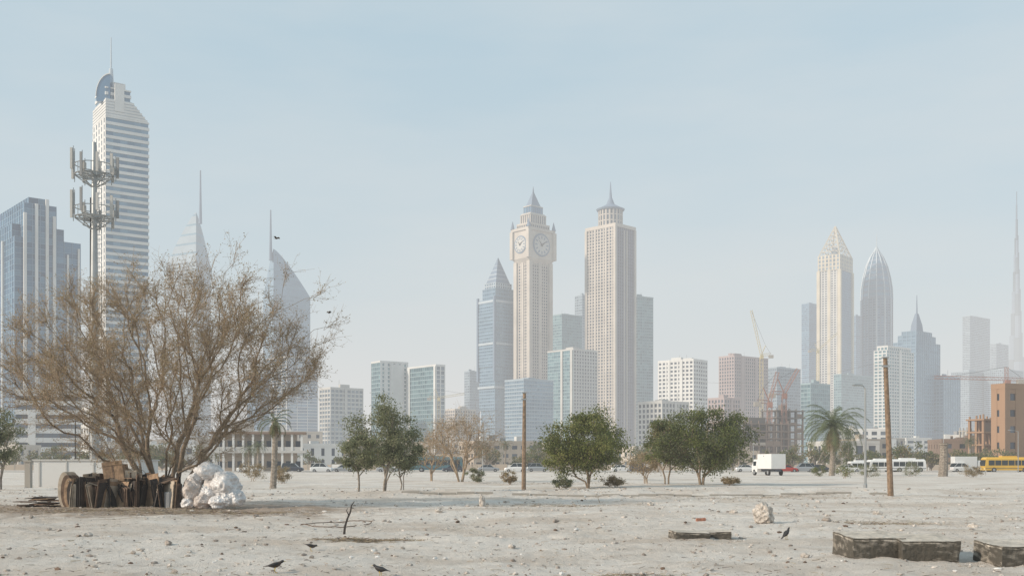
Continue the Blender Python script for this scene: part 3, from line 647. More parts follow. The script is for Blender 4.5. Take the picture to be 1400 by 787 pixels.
for i,(p,D,H,W,m_) in enumerate([(652,100,1.5,2,GY),(697,95,1.3,1.6,DR),(770,78,1.0,1.5,GY),(838,84,.8,1.8,DR),(345,110,2.2,2.6,DR),(388,100,1.8,2,DR),(1155,130,1.8,3,GR),(1185,140,1.8,3,GY),(1120,150,1.6,2.4,GR),(1245,150,2,3,GY),(1330,140,1.5,3,DR),(1000,88,.7,1.6,DR)]):
    T_('shrub',p,0,D,H,W,.1,40+i,m_,'twig',3,26,80,.06,r0=.008)
# distant tree mass
rg=np.random.default_rng(5); e=empty('distant_trees',(0,0,0)); C=[];K=[];tp=[];bt=[]
for i in range(230):
    y=rg.uniform(240,325); x=rg.uniform(-260,300); H=rg.uniform(2.5,7); W=H*rg.uniform(.6,1.1)
    if rg.random()<.3 and -60<x<0: continue
    sh=rg.integers(0,3)
    for c in range(12):
        v=rg.normal(size=3)*[W*.28,W*.28,H*.17]+[x,y,H*.65]; n=45; C.append(rg.normal(size=(n,3))*[W*.11,W*.11,H*.07]+v); K.append(np.where(rg.random(n)<.6,(sh+c//4)%3,rg.integers(0,3,n))); bt.append((x,y,H*.15)); tp.append(v)
    bt.append((x,y,0)); tp.append((x,y,H*.5))
V_,F_=leaves(np.concatenate(C),.3,rg); npmesh('foliage',[(V_,F_,np.concatenate(K))],e,['leaf_g2','leaf_b','leaf_d2'])
o=np.ones(len(bt)); npmesh('trunks',[(*frust(np.array(bt,float),np.array(tp,float),o*.14,o*.06,5),0)],e,['bark_grey'])
# palms
def palm(name,x,y,H,FL,seed,nf=42,dry=.25,tr=.28,leafn=26):
    rg=np.random.default_rng(seed); e=empty(name,(x,y,hgt(x,y)-.05)); mb=MB(); path=[];rad=[]
    for i in range(40):
        t=i/39; path.append((.25*math.sin(t*2)*H/8,0,H*t)); rad.append(tr*(1.25-.35*t+(.12 if i%2 else 0)+(.25*(t>.93))))
    mb.tube(path,rad,'bark_grey',9); mb.build('trunk',parent=e)
    top=np.array(path[-1]); A=[];B=[];VA=[];KK=[]
    for f in range(nf):
        az=f*2.4+rg.uniform(-.2,.2); dead=f<nf*dry; el=rg.uniform(-1.2,-.5) if dead else -.35+1.7*((f-nf*dry)/(nf*(1-dry)))**1.1; L=FL*(rg.uniform(.5,.8) if dead else rg.uniform(.85,1.1)); p=top.copy(); pts=[p.copy()]; e_=el
        for s in range(9):
            p=p+np.array([math.cos(az)*math.cos(e_),math.sin(az)*math.cos(e_),math.sin(e_)])*L/9; e_-=.13+.04*s*(.5 if dead else 1)*.6; pts.append(p.copy())
        pts=np.array(pts); A.append(pts[:-1]); B.append(pts[1:]); side=np.array([-math.sin(az),math.cos(az),0])
        for s in range(leafn):
            u=(s+1)/(leafn+1)*9; i=int(u); c=pts[i]+(pts[min(9,i+1)]-pts[i])*(u-i); fw=pts[min(9,i+1)]-pts[i]; fw/=np.linalg.norm(fw); ll=FL*.17*math.sin(math.pi*min(1,(s+3)/(leafn+2)))**.6
            for sg in(-1,1):
                tip=c+(side*sg*.7+fw*.7+np.array([0,0,-.3+rg.uniform(-.25,.2)]))*ll; wv=fw*FL*.010
                VA.append([c-wv,c+wv,tip+wv*.3,tip-wv*.3]); KK.append(1 if dead else 0)
    A=np.concatenate(A);B=np.concatenate(B);o=np.ones(len(A)); V_=np.array(VA).reshape(-1,3)
    npmesh('fronds',[(*frust(A,B,o*.03,o*.02,3),0),(V_,np.arange(len(V_)).reshape(-1,4),np.array(KK))],e,['palm_g','palm_dry'])
palm('date_palm',WX(1137,160),160,7.2,5.9,3,60,.25,.34)
palm('date_palm',WX(373,84),84,5.2,1.9,4,30,.5,.2)
palm('dead_palm',WX(1289,150),150,4.6,1.4,6,16,1.0,.5)
for i,(p,D,H) in enumerate([(352,210,5),(1010,260,7),(690,300,7),(470,300,7),(1325,260,7),(340,215,4.5)]): palm('date_palm',WX(p,D),D,H,2.6,60+i,30,.2,.22,16)

# ------------------------------------------------------------ poles, lamps, telecom mast
def pole(p,D,H,lean=0):
    mb=MB(); mb.tube([(0,0,-.3),(lean*.5,0,H*.5),(lean,0,H)],[.16,.14,.11],'wood_pole',9); mb.box(lean-.16,lean+.16,-.14,.14,H-.02,H+.05,'galv'); 
    mb.box(lean-.22,lean+.2,-.13,-.09,H-.5,H-.4,'galv'); mb.build('wooden_utility_pole',(WX(p,D),D,hgt(WX(p,D),D)))
pole(1218,58,7.3,-.3); pole(716,77,6.8,.05)
def lamp(name,p,D,H,arm,mt='galv',double=False):
    mb=MB(); mb.tube([(0,0,-.2),(0,0,.5),(0,0,.55),(0,0,H)],[.13,.13,.09,.055],mt,8)
    for s in ((-1,1) if double else (1,)):
        mb.tube([(0,0,H-.1),(-s*arm*.4,0,H+.12),(-s*arm,0,H+.2)],[.05,.04,.035],mt,6)
        mb.loft([[(-s*(arm-.1)+ -s*u*k,v*k2,H+.2+z) for u,v in((0,-.1),(.6,-.14),(.7,0),(.6,.14),(0,.1))] for k,k2,z in((.9,.8,-.06),(1,1,0),(.8,.6,.09))],mt)
    mb.build(name,(WX(p,D),D,hgt(WX(p,D),D)))
lamp('street_lamp',1183,73,6.9,.3); lamp('street_lamp',103,118,6.4,1.0,'black',True)
for p,D in((660,212),(500,212),(860,212),(1030,212),(1290,212),(300,212),(1392,212)): lamp('street_lamp',p,D,8,1.4)
mb=MB(); a=Vector((WX(1210,58),58,7.2)); c=Vector((WX(1210,58)-6.5,78,7.6))
mb.tube([a.lerp(c,t/14)-Vector((0,0,4*.5*(t/14)*(1-t/14))) for t in range(15)],.006,'roofgrey',3)
mb.build('overhead_cable')
# telecom mast
D=100; e=empty('telecom_mast',(WX(129,D),D,0)); mb=MB(); mb.tube([(0,0,0),(0,0,18),(0,0,31)],[.42,.33,.2],'galv',12)
for i in range(60): mb.box(.28,.62,-.03,.03,2+i*.42,2.04+i*.42,'galv')
mb.tube([(.64,0,2),(.64,0,27)],.03,'galv',4); mb.tube([(-.4,0,2),(-.35,0,26)],.06,'black',5); mb.build('pole',parent=e)
for zc in (WZ(236,D),WZ(294,D)):
    mb=MB()
    for r_,z in((1.7,zc-.25),(1.7,zc+.65),(1.0,zc-.9)):
        pts=[(r_*math.cos(t*math.pi/8),r_*math.sin(t*math.pi/8),z) for t in range(17)]; mb.tube(pts,.045,'galv',5)
    for r_ in(.5,.9,1.3,1.65):
        mb.tube([(r_*math.cos(t*math.pi/8),r_*math.sin(t*math.pi/8),zc-.28) for t in range(17)],.05,'galv',4)
    for t in range(8):
        a=t*math.pi/4+.2; ca,sa=math.cos(a),math.sin(a); mb.tube([(0,0,zc-1.5),(1.7*ca,1.7*sa,zc-.3)],.05,'galv',4); mb.tube([(0,0,zc-.28),(1.7*ca,1.7*sa,zc-.28)],.05,'galv',4); mb.tube([(1.7*ca,1.7*sa,zc-.25),(1.7*ca,1.7*sa,zc+.65)],.035,'galv',4)
    mb.build('platform',parent=e)
    mb=MB()
    for t in range(9):
        a=t*2*math.pi/9+.3; x,y=1.9*math.cos(a),1.9*math.sin(a); h=R.uniform(1.5,2.6); z0=zc+R.uniform(-.9,.2); mb.tube([(x*.97,y*.97,z0-.3),(x*.97,y*.97,z0+h+.2)],.04,'galv',5)
        mb.box(x*1.06-.10,x*1.06+.10,y*1.06-.08,y*1.06+.08,z0,z0+h,'offwhite' if t%3 else 'roofgrey')
        if t%3==0: mb.box(x*.85-.2,x*.85+.2,y*.85-.12,y*.85+.12,zc-.1,zc+.5,'offwhite')
    mb.build('antennas',parent=e)

# ------------------------------------------------------------ vehicles
def wheels(mb,xs,hw,r):
    for x in xs:
        for s in(-1,1):
            y0=s*(hw-.22); y1=s*(hw+.02)
            mb.loft([[(x+r*k*math.cos(t*math.pi/8),yy,r+r*k*math.sin(t*math.pi/8)) for t in range(16)] for yy,k in((y0,1),(y1,1),(y1+s*.01,.9))],'rubber'); 
            mb.loft([[(x+r*.55*math.cos(t*math.pi/6),yy,r+r*.55*math.sin(t*math.pi/6)) for t in range(12)] for yy in(y1+s*.012,y1+s*.03)],'car_silver')
def car(name,x,y,rot,paint,kind='sedan'):
    mb=MB(); hw=.9
    sec=[(-2.25,.35,.80,.80),(-2.1,.25,.92,.88),(-1.2,.22,.98,.9),(.0,.22,1.0,.9),(1.1,.22,.95,.9),(2.0,.25,.82,.86),(2.25,.38,.66,.75)]
    if kind=='suv': sec=[(a,b_,c*1.12,d_) for a,b_,c,d_ in sec]
    rings=[[(a,-d_,b_),(a,d_,b_),(a,d_,c*.8),(a,d_*.92,c),(a,-d_*.92,c),(a,-d_,c*.8)] for a,b_,c,d_ in sec]; mb.loft(rings,paint)
    zt=1.45 if kind=='sedan' else 1.8; zb=.93 if kind=='sedan' else 1.05; xb=-1.7 if kind=='sedan' else -2.15
    mb.loft([[(xb,-.8,zb),(1.25,-.8,zb),(1.25,.8,zb),(xb,.8,zb)],[(xb+.45 if kind=='sedan' else xb+.2,-.62,zt),(.45,-.62,zt),(.45,.62,zt),(xb+.45 if kind=='sedan' else xb+.2,.62,zt)]],'car_glass')
    xr=xb+(.43 if kind=='sedan' else .18); mb.box(xr,.47,-.64,.64,zt,zt+.05,paint)
    for s in(-1,1):
        for xx in (xb+.3,-.35,1.2): mb.tube([(xx,s*.81,zb),(min(.45,max(xx*.6,xr)),s*.645,zt)],.035,paint,4)
    mb.box(2.18,2.27,-.7,-.45,.55,.68,'lamp_white'); mb.box(2.18,2.27,.45,.7,.55,.68,'lamp_white'); mb.box(-2.28,-2.2,-.75,-.5,.6,.75,'tail_red'); mb.box(-2.28,-2.2,.5,.75,.6,.75,'tail_red')
    wheels(mb,(-1.35,1.4),hw,.33); mb.build(name,(x,y,.03 if y>215 else hgt(x,y)),rot)
def bus(name,x,y,rot,paint,L=11,H=3.0):
    mb=MB(); hw=1.25; h=L/2
    mb.loft([[(-h,-hw,.4),(h,-hw,.4),(h,hw,.4),(-h,hw,.4)],[(-h,-hw,1.3),(h,-hw,1.3),(h,hw,1.3),(-h,hw,1.3)],[(-h,-hw,H-.3),(h-.15,-hw,H-.3),(h-.15,hw,H-.3),(-h,hw,H-.3)],[(-h+.1,-hw+.2,H),(h-.4,-hw+.2,H),(h-.4,hw-.2,H),(-h+.1,hw-.2,H)]],paint)
    n=max(3,int(L/1.3))
    for i in range(n):
        x0=-h+.3+i*(L-.8)/n; 
        for s in(-1,1): mb.box(x0,x0+(L-.8)/n-.12,min(s*hw,s*(hw+.02)),max(s*hw,s*(hw+.02)),H*.46,H*.8,'car_glass')
    mb.box(h-.12,h+.02,-hw+.15,hw-.15,H*.42,H*.82,'car_glass'); mb.box(h-.02,h+.04,-1.05,-.7,.6,.8,'lamp_white'); mb.box(h-.02,h+.04,.7,1.05,.6,.8,'lamp_white'); mb.box(-h-.03,-h,-1,1,H*.5,H*.8,'car_glass')
    for s in(-1,1): mb.box(-h,h,min(s*hw,s*(hw+.015)),max(s*hw,s*(hw+.015)),.75,.85,'car_dark')
    mb.box(-1.5,1.5,-.7,.7,H+.01,H+.25,paint); wheels(mb,(-h+L*.22,h-L*.17),hw,.48); mb.build(name,(x,y,.03),rot)
def truck(name,x,y,rot,paint='car_white'):
    mb=MB(); mb.box(-3.4,1.2,-1.15,1.15,1.0,3.2,paint); mb.box(-3.4,3.0,-.45,.45,.6,.98,'car_dark')
    mb.loft([[(1.35,-1.1,.5),(3.2,-1.1,.5),(3.2,1.1,.5),(1.35,1.1,.5)],[(1.35,-1.1,1.5),(3.2,-1.1,1.4),(3.2,1.1,1.4),(1.35,1.1,1.5)],[(1.35,-1.0,2.4),(2.7,-1.0,2.4),(2.7,1.0,2.4),(1.35,1.0,2.4)]],paint)
    mb.box(1.8,2.7,-1.12,-1.02,1.45,2.1,'car_glass'); mb.box(1.8,2.7,1.02,1.12,1.45,2.1,'car_glass')
    mb.face([(3.22,-.95,1.42),(3.22,.95,1.42),(2.75,.9,2.32),(2.75,-.9,2.32)],'car_glass'); wheels(mb,(-2.2,2.4),1.1,.45); mb.build(name,(x,y,.03 if y>215 else hgt(x,y)),rot)
truck('box_truck',WX(1050,165),165,1.8); bus('yellow_bus',WX(1378,219),219,3.14,'bus_yellow',10,3.0); bus('white_minibus',WX(1240,219),219,0,'car_white',6.8,2.6); bus('white_minibus',WX(1205,221),221,3.14,'car_white',5.5,2.5)
bus('white_van',WX(1178,229),229,0,'car_white',5.2,2.2); bus('city_bus',WX(597,228),228,0,'gt2',11,3.1)
for p,D,r_,c,k in((1075,219,0,'car_red','sedan'),(1098,221,3.14,'car_silver','suv'),(1122,228,0,'car_dark','sedan'),(668,228,0,'car_silver','sedan'),(705,219,3.14,'car_white','suv'),(850,228,0,'car_white','sedan'),(875,219,0,'car_dark','suv'),(440,219,0,'car_white','suv'),(470,228,3.14,'car_silver','sedan'),(340,219,0,'car_white','sedan'),(1315,228,0,'car_white','suv'),(1160,219,0,'car_white','sedan'),(400,228,0,'car_dark','suv'),(530,219,0,'car_silver','sedan'),(620,219,3.14,'car_dark','sedan'),(735,229,0,'car_silver','suv'),(1020,229,0,'car_white','sedan')):
    car('parked_car' if D<225 else 'passing_car',WX(p,D),D,r_,c,k)
truck('box_truck',WX(1325,229),229,0)
# ------------------------------------------------------------ cardboard bales and bags
from mathutils import Matrix
e=empty('cardboard_bale_stack',(0,0,0)); D=44.5; mb=MB()
# bundles of flattened boxes stood on edge side by side, a few slumped flat on top
x=WX(106,D)
while x<WX(238,D):
    for row in range(2):
        y=D+(-.3 if row==0 else .5)+R.uniform(-.25,.25); h=R.uniform(.85,1.3)+row*.12; wd=R.uniform(.45,.95); ns=R.randint(2,6)
        M=Matrix.Translation((x+R.uniform(-.08,.08),y,hgt(x,y)-.03))@Matrix.Rotation(R.uniform(-1.0,1.0),4,'Z')@Matrix.Rotation(R.uniform(-.26,.26),4,'Y')@Matrix.Rotation(R.uniform(-.16,.16),4,'X')
        base=R.choice(['card_a','card_b','card_b','card_c','card_c','card_c','card_d']); off=0
        for q in range(ns):
            t=R.uniform(.006,.025); c=base if R.random()<.6 else R.choice(['card_a','card_b','card_c','card_c'])
            mb.box(off,off+t,-wd/2+R.uniform(-.12,.12),wd/2+R.uniform(-.12,.12),R.uniform(-.02,.05),h+R.uniform(-.2,.12),c,M); off+=t+R.uniform(.004,.03)
    if R.random()<.12:
        M=Matrix.Translation((x,D-.1,R.uniform(.9,1.15)))@Matrix.Rotation(R.uniform(0,3),4,'Z')@Matrix.Rotation(R.uniform(-.35,.35),4,'X'); mb.box(-.4,.4,-.3,.3,0,.04,R.choice(['card_a','card_b','card_d']),M)
    x+=R.uniform(.11,.18)
mb.build('flattened_boxes',parent=e)
mb=MB()
for p,s,c in((158,.8,'card_a'),(176,.45,'card_d')):
    xx=WX(p,D); M=Matrix.Translation((xx,D+.3,.85))@Matrix.Rotation(R.uniform(-.6,.6),4,'Z')@Matrix.Rotation(R.uniform(-.2,.2),4,'Y'); mb.box(-s/2,s/2,-s/2,s/2,.2,.2+s*.85,c,M); mb.box(-s/2,s/2,-s/2-.02,-s/2+.01,.2+s*.85,.2+s*1.05,c,M); mb.box(-.03,.03,-s/2-.012,-s/2,.21,.2+s*.84,'card_b',M)
mb.build('open_cartons',parent=e)
mb=MB()
for k in range(5):
    cx=WX(97,D)+k*.03; r_=.72-.06*k; pts0=[];pts1=[]
    for t in range(20):
        a=t*2*math.pi/20; X=cx+k*.09-.1+.35*r_*math.cos(a); Z=hgt(cx,D)+r_+r_*math.sin(a); pts0.append((X,D-.45-.05*k,Z)); pts1.append((X,D+.5,Z))
    mb.loft([pts0,pts1],['card_d','card_b','card_a','card_c','card_d'][k])
mb.build('rolled_card',parent=e)
mb=MB()
for i in range(14):
    M=Matrix.Translation((WX(54,D)+R.uniform(-.6,.6),D+R.uniform(-.3,.3),.03+i*.03))@Matrix.Rotation(R.uniform(0,3),4,'Z')@Matrix.Rotation(R.uniform(-.12,.12),4,'X'); mb.box(-.5,.4,-.3,.35,0,.025,R.choice(['card_a','card_b','card_c']),M)
mb.build('flat_card_pile')
import bmesh
def lump(name,c,s,mt,seed,sub=4,amp=.16,fr=2.2,parent=None,hi=.22,rid=.6):
    bm=bmesh.new(); bmesh.ops.create_icosphere(bm,subdivisions=sub,radius=1)
    for v in bm.verts:
        n=v.co.copy(); q=n*fr+Vector((seed*3.1,seed,0)); k=1+amp*noise.noise(q)+amp*rid*(abs(noise.noise(q*2.3))*-2+.5)+amp*hi*noise.noise(q*5)
        v.co=Vector((n.x*s[0]*k,n.y*s[1]*k,n.z*s[2]*k))
        if v.co.z<-.75*s[2]: v.co.z=-.75*s[2]
    me=bpy.data.meshes.new(name); bm.to_mesh(me); bm.free(); me.materials.append(MATS[mt])
    for p in me.polygons: p.use_smooth=mt in('plastic_bag','bag_dirty')
    o=bpy.data.objects.new(name,me); SC.collection.objects.link(o); o.location=c; o.rotation_euler=(0,0,seed*1.7)
    if parent: o.parent=parent
    return o
e=empty('recycling_bag_pile',(0,0,0)); D=44.3
for i,(p,q,rx,rz,dy) in enumerate([(263,671,.45,.52,0),(285,645,.52,.40,.35),(309,664,.66,.56,-.1),(277,686,.34,.30,-.5),(322,681,.38,.38,-.4),(299,687,.36,.28,-.6),(256,688,.28,.22,-.3),(268,655,.32,.3,.2),(291,668,.42,.4,.1),(312,683,.34,.3,-.5),(284,676,.34,.34,-.2)]):
    dd=D+dy; lump('bag_%d'%i,(WX(p,dd),dd,max(WZ(q,dd),rz*.7)),(rx,rx*.9,rz),'plastic_bag' if i not in(3,0,8) else 'bag_dirty',i+1,5,.24,1.7,parent=e,hi=.15,rid=.5)
mb=MB(); xx=WX(231,44); mb.loft([up3(ngon(0,0,.17,10),0),up3(ngon(0,0,.19,10),.62),up3(ngon(0,0,.17,10),.66)],'roofgrey'); mb.build('metal_drum',(xx,44,hgt(xx,44)))
# ------------------------------------------------------------ foreground blocks, rocks, debris
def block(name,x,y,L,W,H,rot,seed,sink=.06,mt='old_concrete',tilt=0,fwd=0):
    bm=bmesh.new(); bmesh.ops.create_cube(bm,size=1); bmesh.ops.scale(bm,vec=(L,W,H),verts=bm.verts)
    bmesh.ops.subdivide_edges(bm,edges=bm.edges[:],cuts=15,use_grid_fill=True)
    rr=min(.04,H*.15)
    for v in bm.verts:
        dd=[L/2-abs(v.co.x),W/2-abs(v.co.y),H/2-abs(v.co.z)]; near=sorted(dd)[:2]
        if near[1]<rr*1.2: v.co*=1-.08*max(0,.5+1.2*noise.noise(v.co*6+Vector((seed,0,0))))*min(1,.3/max(L,.3))
        q=v.co*2.2+Vector((seed*7,0,0)); v.co+=Vector((noise.noise(q),noise.noise(q+Vector((9,0,0))),noise.noise(q+Vector((0,9,0)))))*.022*min(1,H*3)+Vector((noise.noise(q*5),noise.noise(q*5.3),noise.noise(q*4.7)))*.009
    me=bpy.data.meshes.new(name); bm.to_mesh(me); bm.free(); me.materials.append(MATS[mt]); o=bpy.data.objects.new(name,me); SC.collection.objects.link(o)
    o.location=(x,y,hgt(x,y)+H/2-sink); o.rotation_euler=(fwd,tilt,rot)
G=lambda p,q:(WX(p,2700/(q-633)),2700/(q-633))
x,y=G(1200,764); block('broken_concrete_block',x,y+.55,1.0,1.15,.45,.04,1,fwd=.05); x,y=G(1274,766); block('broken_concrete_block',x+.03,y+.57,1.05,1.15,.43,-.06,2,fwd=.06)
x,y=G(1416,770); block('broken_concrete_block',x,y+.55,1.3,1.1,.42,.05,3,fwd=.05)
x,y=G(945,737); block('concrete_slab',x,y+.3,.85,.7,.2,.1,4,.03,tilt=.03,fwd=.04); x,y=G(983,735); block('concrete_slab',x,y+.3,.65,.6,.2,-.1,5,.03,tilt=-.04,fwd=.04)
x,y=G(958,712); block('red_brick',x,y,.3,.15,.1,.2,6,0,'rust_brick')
x,y=G(1044,714); lump('boulder',(x,y,.24),(.33,.28,.34),'stone_a',3,4,.35,1.5)
x,y=G(659,692); lump('boulder',(x,y,.2),(.13,.12,.28),'stone_a',5,3,.3,1.5)
for i,(p,q,s) in enumerate([(1130,716,.1),(890,690,.14),(1200,702,.12),(350,708,.09),(600,700,.1),(700,745,.07),(820,725,.06),(1330,722,.12),(560,768,.05),(230,745,.07),(120,735,.08),(1100,760,.06),(760,712,.08),(1003,700,.1)]):
    x,y=G(p,q); lump('rock',(x,y,hgt(x,y)+s*.4),(s*1.4,s,s*.8),'stone_a' if i%3 else 'stone_b',20+i,3,.35,1.5)
# gravel
rg=np.random.default_rng(3); bm=bmesh.new(); bmesh.ops.create_icosphere(bm,subdivisions=1,radius=1); bv=np.array([v.co[:] for v in bm.verts]); bf=np.array([[v.index for v in f.verts] for f in bm.faces]); bm.free()
VV=[];FF=[];MM=[];o=0
for i in range(10000):
    y=16+rg.random()**1.5*64; x=rg.uniform(-.55,.55)*y*1.15
    if noise.noise(Vector((x*.35,y*.3,7)))<-.05 and i%4: continue
    s=.010+.045*rg.random()**5+(.06*rg.random() if rg.random()<.012 else 0); s*=1+(y-16)/50
    v=bv*(1+rg.uniform(-.3,.3,(len(bv),1)))*[s*rg.uniform(.8,1.6),s,s*.65]; a=rg.uniform(0,6.28); c_,s_=math.cos(a),math.sin(a); v=np.stack([v[:,0]*c_-v[:,1]*s_,v[:,0]*s_+v[:,1]*c_,v[:,2]],1)+[x,y,hgt(x,y)+s*.25]
    VV.append(v);FF.append(bf+o);MM+= [rg.choice([0,0,1,1,0,0,0,1,0,3,0,0,1,1,2])]*len(bf); o+=len(v)
me=bpy.data.meshes.new('gravel'); me.from_pydata(np.concatenate(VV).tolist(),[],np.concatenate(FF).tolist())
for n_ in('stone_a','stone_b','trash_white','card_b'): me.materials.append(MATS[n_])
me.polygons.foreach_set('material_index',MM); ob=bpy.data.objects.new('gravel',me); SC.collection.objects.link(ob)
# dry straw & litter patches
A=[];B=[]
for (p,q,rx,ry,n) in((505,737,1.1,.45,700),(160,700,5,3,2600),(760,690,4,1.5,600),(850,783,.8,.5,200),(1200,715,2,1.2,300),(60,690,3,2,700),(330,700,3,2,600),(760,660,8,5,700),(1050,680,6,3,600)):
    cx,cy=G(p,q)
    for _ in range(n):
        x=cx+rg.normal()*rx*.5; y=cy+rg.normal()*ry*.5; a=rg.uniform(0,6.28); L=rg.uniform(.05,.28); z=hgt(x,y)+.012; A.append((x,y,z)); B.append((x+L*math.cos(a),y+L*math.sin(a),z+rg.uniform(0,.05)))
for _ in range(1800):
    y=17+rg.random()**1.4*50; x=rg.uniform(-.5,.5)*y; a=rg.uniform(0,6.28); L=rg.uniform(.04,.2); z=hgt(x,y)+.01; A.append((x,y,z)); B.append((x+L*math.cos(a),y+L*math.sin(a),z+.02))
o=np.ones(len(A)); e=empty('dry_litter',(0,0,0)); npmesh('straw',[(*frust(np.array(A),np.array(B),o*.006,o*.003,3),np.tile(rg.integers(0,3,len(A))[:,None],(1,3)).ravel())],e,['straw','twig','card_b'])
# stick, loop of wire
x,y=G(470,727); mb=MB(); mb.tube([(0,0,-.1),(.03,0,.2),(.1,0,.42),(.17,.02,.58),(.2,0,.75),(.28,0,.86)],[.035,.03,.025,.022,.018,.01],'card_c',6); mb.tube([(.13,0,.5),(.07,0,.62),(.1,0,.68)],[.018,.012,.006],'card_c',5); mb.tube([(.19,0,.7),(.3,0,.66)],[.012,.006],'card_c',5); mb.build('dead_branch',(x,y,hgt(x,y)))
x,y=G(458,716); mb=MB(); pts=[]
for i in range(40):
    a=-.3+i*.115*1.3; X=1.02*math.cos(a)*(1+.06*math.sin(5*a)); Y=1.4*math.sin(a); pts.append((X,Y,.05+.06*max(0,math.sin(2*a))+hgt(x+X,y+Y)))
mb.tube(pts,.014,'card_b',5); mb.build('wire_loop',(x,y,0))
x,y=G(820,685); mb=MB(); mb.tube([(0,0,0),(-.1,0,.25),(.15,0,.4)],[.02,.015,.008],'twig',5); mb.build('dead_branch',(x,y,hgt(x,y)))
# ------------------------------------------------------------ birds
def bird(name,x,y,rot,pose,s=1.,c='bird_brown',z=None):
    mb=MB(); up=.62 if pose=='upright' else .12 if pose=='stand' else -.28
    if pose=='fly': up=0
    def tr(l,h,w_,hh,n=10):
        X=l*math.cos(up)-h*math.sin(up); Z=l*math.sin(up)+h*math.cos(up); return [(X,w_*math.cos(t*2*math.pi/n),Z+.115+hh*math.sin(t*2*math.pi/n)) for t in range(n)]
    mb.loft([tr(-.17,.0,.018,.004),tr(-.1,.0,.022,.008),tr(-.07,.0,.028,.02),tr(-.02,0,.042,.04),tr(.03,0,.044,.042),tr(.07,.012,.032,.034),tr(.09,.025,.024,.026)],c)
    mb.loft([tr(.08,.02,.022,.022),tr(.1,.034,.025,.025),tr(.12,.038,.019,.02),tr(.133,.036,.008,.009)],'bird_dark')
    mb.loft([tr(.13,.036,.007,.007,6),tr(.162,.028,.001,.001,6)],'beak')
    if pose=='fly':
        for sg in(-1,1): 
            mb.loft([[(.05,sg*.03,.13),(-.05,sg*.03,.13),(-.05,sg*.03,.122),(.05,sg*.03,.122)],[(.06,sg*.16,.19),(-.06,sg*.15,.19),(-.06,sg*.15,.184),(.06,sg*.16,.184)],[(.0,sg*.30,.15),(-.07,sg*.27,.15),(-.07,sg*.27,.147),(.0,sg*.3,.147)]],c)
    else:
        for sg in(-1,1):
            W=[tr(.045,.015,.01,.018,6),tr(-.01,.012,.012,.026,6),tr(-.07,.008,.008,.014,6),tr(-.13,.0,.003,.004,6)]
            mb.loft([[(a,b_+sg*k,c_) for a,b_,c_ in r_] for r_,k in zip(W,(.036,.04,.024,.012))],'bird_dark')
            mb.tube([(.005,sg*.02,.085),(-.008,sg*.022,.045),(.006,sg*.022,.004)],[.008,.004,.004],'beak',5)
            for a in(-.5,0,.5): mb.tube([(.006,sg*.022,.004),(.006+.03*math.cos(a),sg*.022+.03*math.sin(a),.003)],.0025,'beak',4)
    o=mb.build(name,(x,y,hgt(x,y) if z is None else z),rot,smooth=True); o.scale=(s,s,s)
x,y=G(376,781); bird('myna_bird',x,y,.3,'stand',1.15); x,y=G(520,785); bird('myna_bird',x,y,2.7,'stand',1.1,'bird_dark'); x,y=G(1075,737); bird('myna_bird',x,y,.6,'upright',1.25,'bird_dark'); x,y=G(425,749); bird('myna_bird',x,y,.1,'peck',1.0)
bird('flying_bird',WX(450,50),50,.5,'fly',.8,'bird_brown',z=WZ(430,50)); bird('flying_bird',WX(378,48),48,-.4,'fly',.9,'bird_brown',z=WZ(329,48))

# ------------------------------------------------------------ haze volume
SIG=.00043; mb=MB(); MATS['haze']=bpy.data.materials.new('haze'); m=MATS['haze']; m.use_nodes=True; nt=m.node_tree; nt.nodes.clear()
out=nt.nodes.new('ShaderNodeOutputMaterial'); ab=nt.nodes.new('ShaderNodeVolumeAbsorption'); ab.inputs['Color'].default_value=(0,0,0,1); ab.inputs['Density'].default_value=SIG
em=nt.nodes.new('ShaderNodeEmission'); em.inputs['Color'].default_value=(.725,.725,.715,1); em.inputs['Strength'].default_value=SIG  # scattered haze light is put in as emission; the volume only absorbs and glows
ad=nt.nodes.new('ShaderNodeAddShader'); nt.links.new(ab.outputs[0],ad.inputs[0]); nt.links.new(em.outputs[0],ad.inputs[1]); nt.links.new(ad.outputs[0],out.inputs['Volume'])
mb.box(-9500,9500,-2500,9500,-5,430,'haze'); mb.build('haze')
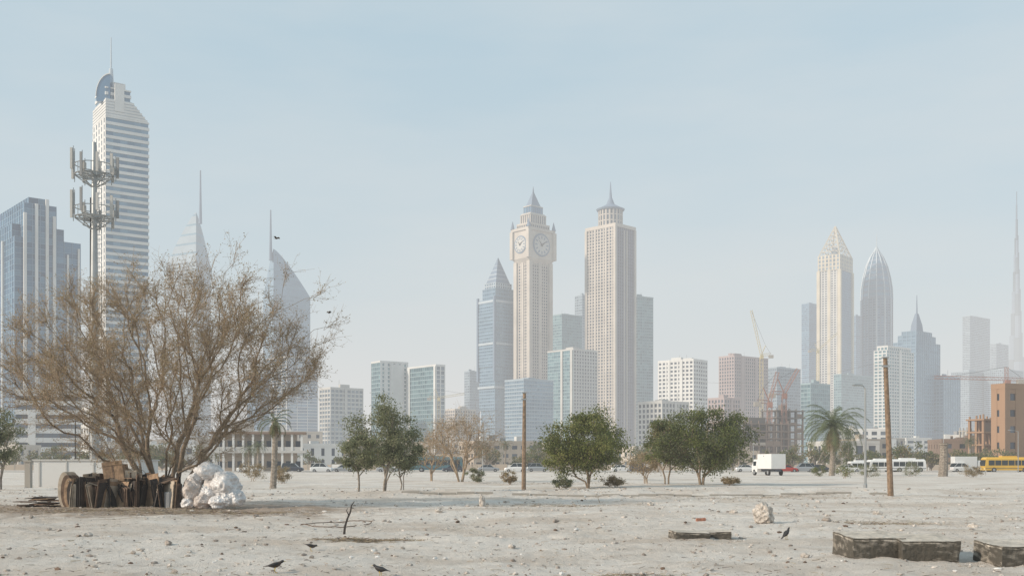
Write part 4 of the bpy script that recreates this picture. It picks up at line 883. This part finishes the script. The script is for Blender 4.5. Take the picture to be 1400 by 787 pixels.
# ------------------------------------------------------------ sky, sun, camera
el=math.radians(26); sd=Vector((-.92,-.39,0)).normalized(); sv=Vector((sd.x*math.cos(el),sd.y*math.cos(el),math.sin(el)))
w=bpy.data.worlds.new('World'); SC.world=w; w.use_nodes=True; nt=w.node_tree; bg=nt.nodes['Background']; bg.inputs['Strength'].default_value=.15
sk=nt.nodes.new('ShaderNodeTexSky'); sk.sky_type='NISHITA'; sk.sun_disc=False; sk.sun_elevation=el; sk.sun_rotation=math.atan2(sd.x,sd.y); sk.air_density=1.2; sk.dust_density=2.0; sk.ozone_density=1.5
tc=nt.nodes.new('ShaderNodeTexCoord'); mp=nt.nodes.new('ShaderNodeMapping'); mp.inputs['Scale'].default_value=(1.5,1.5,6); mp.inputs['Rotation'].default_value=(.1,.25,.3); nt.links.new(tc.outputs['Generated'],mp.inputs[0])
n=nt.nodes.new('ShaderNodeTexNoise'); n.inputs['Scale'].default_value=1.6; n.inputs['Detail'].default_value=7; nt.links.new(mp.outputs[0],n.inputs['Vector'])
mr=nt.nodes.new('ShaderNodeMapRange'); mr.inputs[1].default_value=.42; mr.inputs[2].default_value=.8; mr.inputs[3].default_value=0; mr.inputs[4].default_value=.6; nt.links.new(n.outputs['Fac'],mr.inputs[0])
m0=nt.nodes.new('ShaderNodeMix'); m0.data_type='RGBA'; m0.inputs[0].default_value=.7; m0.inputs[7].default_value=(2.6,4.3,5.2,1); nt.links.new(sk.outputs[0],m0.inputs[6])
mx=nt.nodes.new('ShaderNodeMix'); mx.data_type='RGBA'; mx.inputs[7].default_value=(5.0,5.2,5.2,1); nt.links.new(mr.outputs[0],mx.inputs[0]); nt.links.new(m0.outputs[2],mx.inputs[6]); nt.links.new(mx.outputs[2],bg.inputs[0])
L=bpy.data.lights.new('sun','SUN'); L.energy=5.0; L.angle=math.radians(2.5); L.color=(1,.87,.72); lo=bpy.data.objects.new('sun',L); SC.collection.objects.link(lo); lo.rotation_euler=(-sv).to_track_quat('-Z','Y').to_euler()
cam=bpy.data.cameras.new('camera'); cam.sensor_width=36; cam.lens=36*F/1400; cam.shift_y=(HZ-393.5)/1400; cam.clip_end=30000; cam.clip_start=.1
co=bpy.data.objects.new('camera',cam); SC.collection.objects.link(co); co.location=(0,0,CH); co.rotation_euler=(math.pi/2,0,0); SC.camera=co
SC.view_settings.view_transform='Standard'; SC.view_settings.look='None'; SC.view_settings.exposure=0
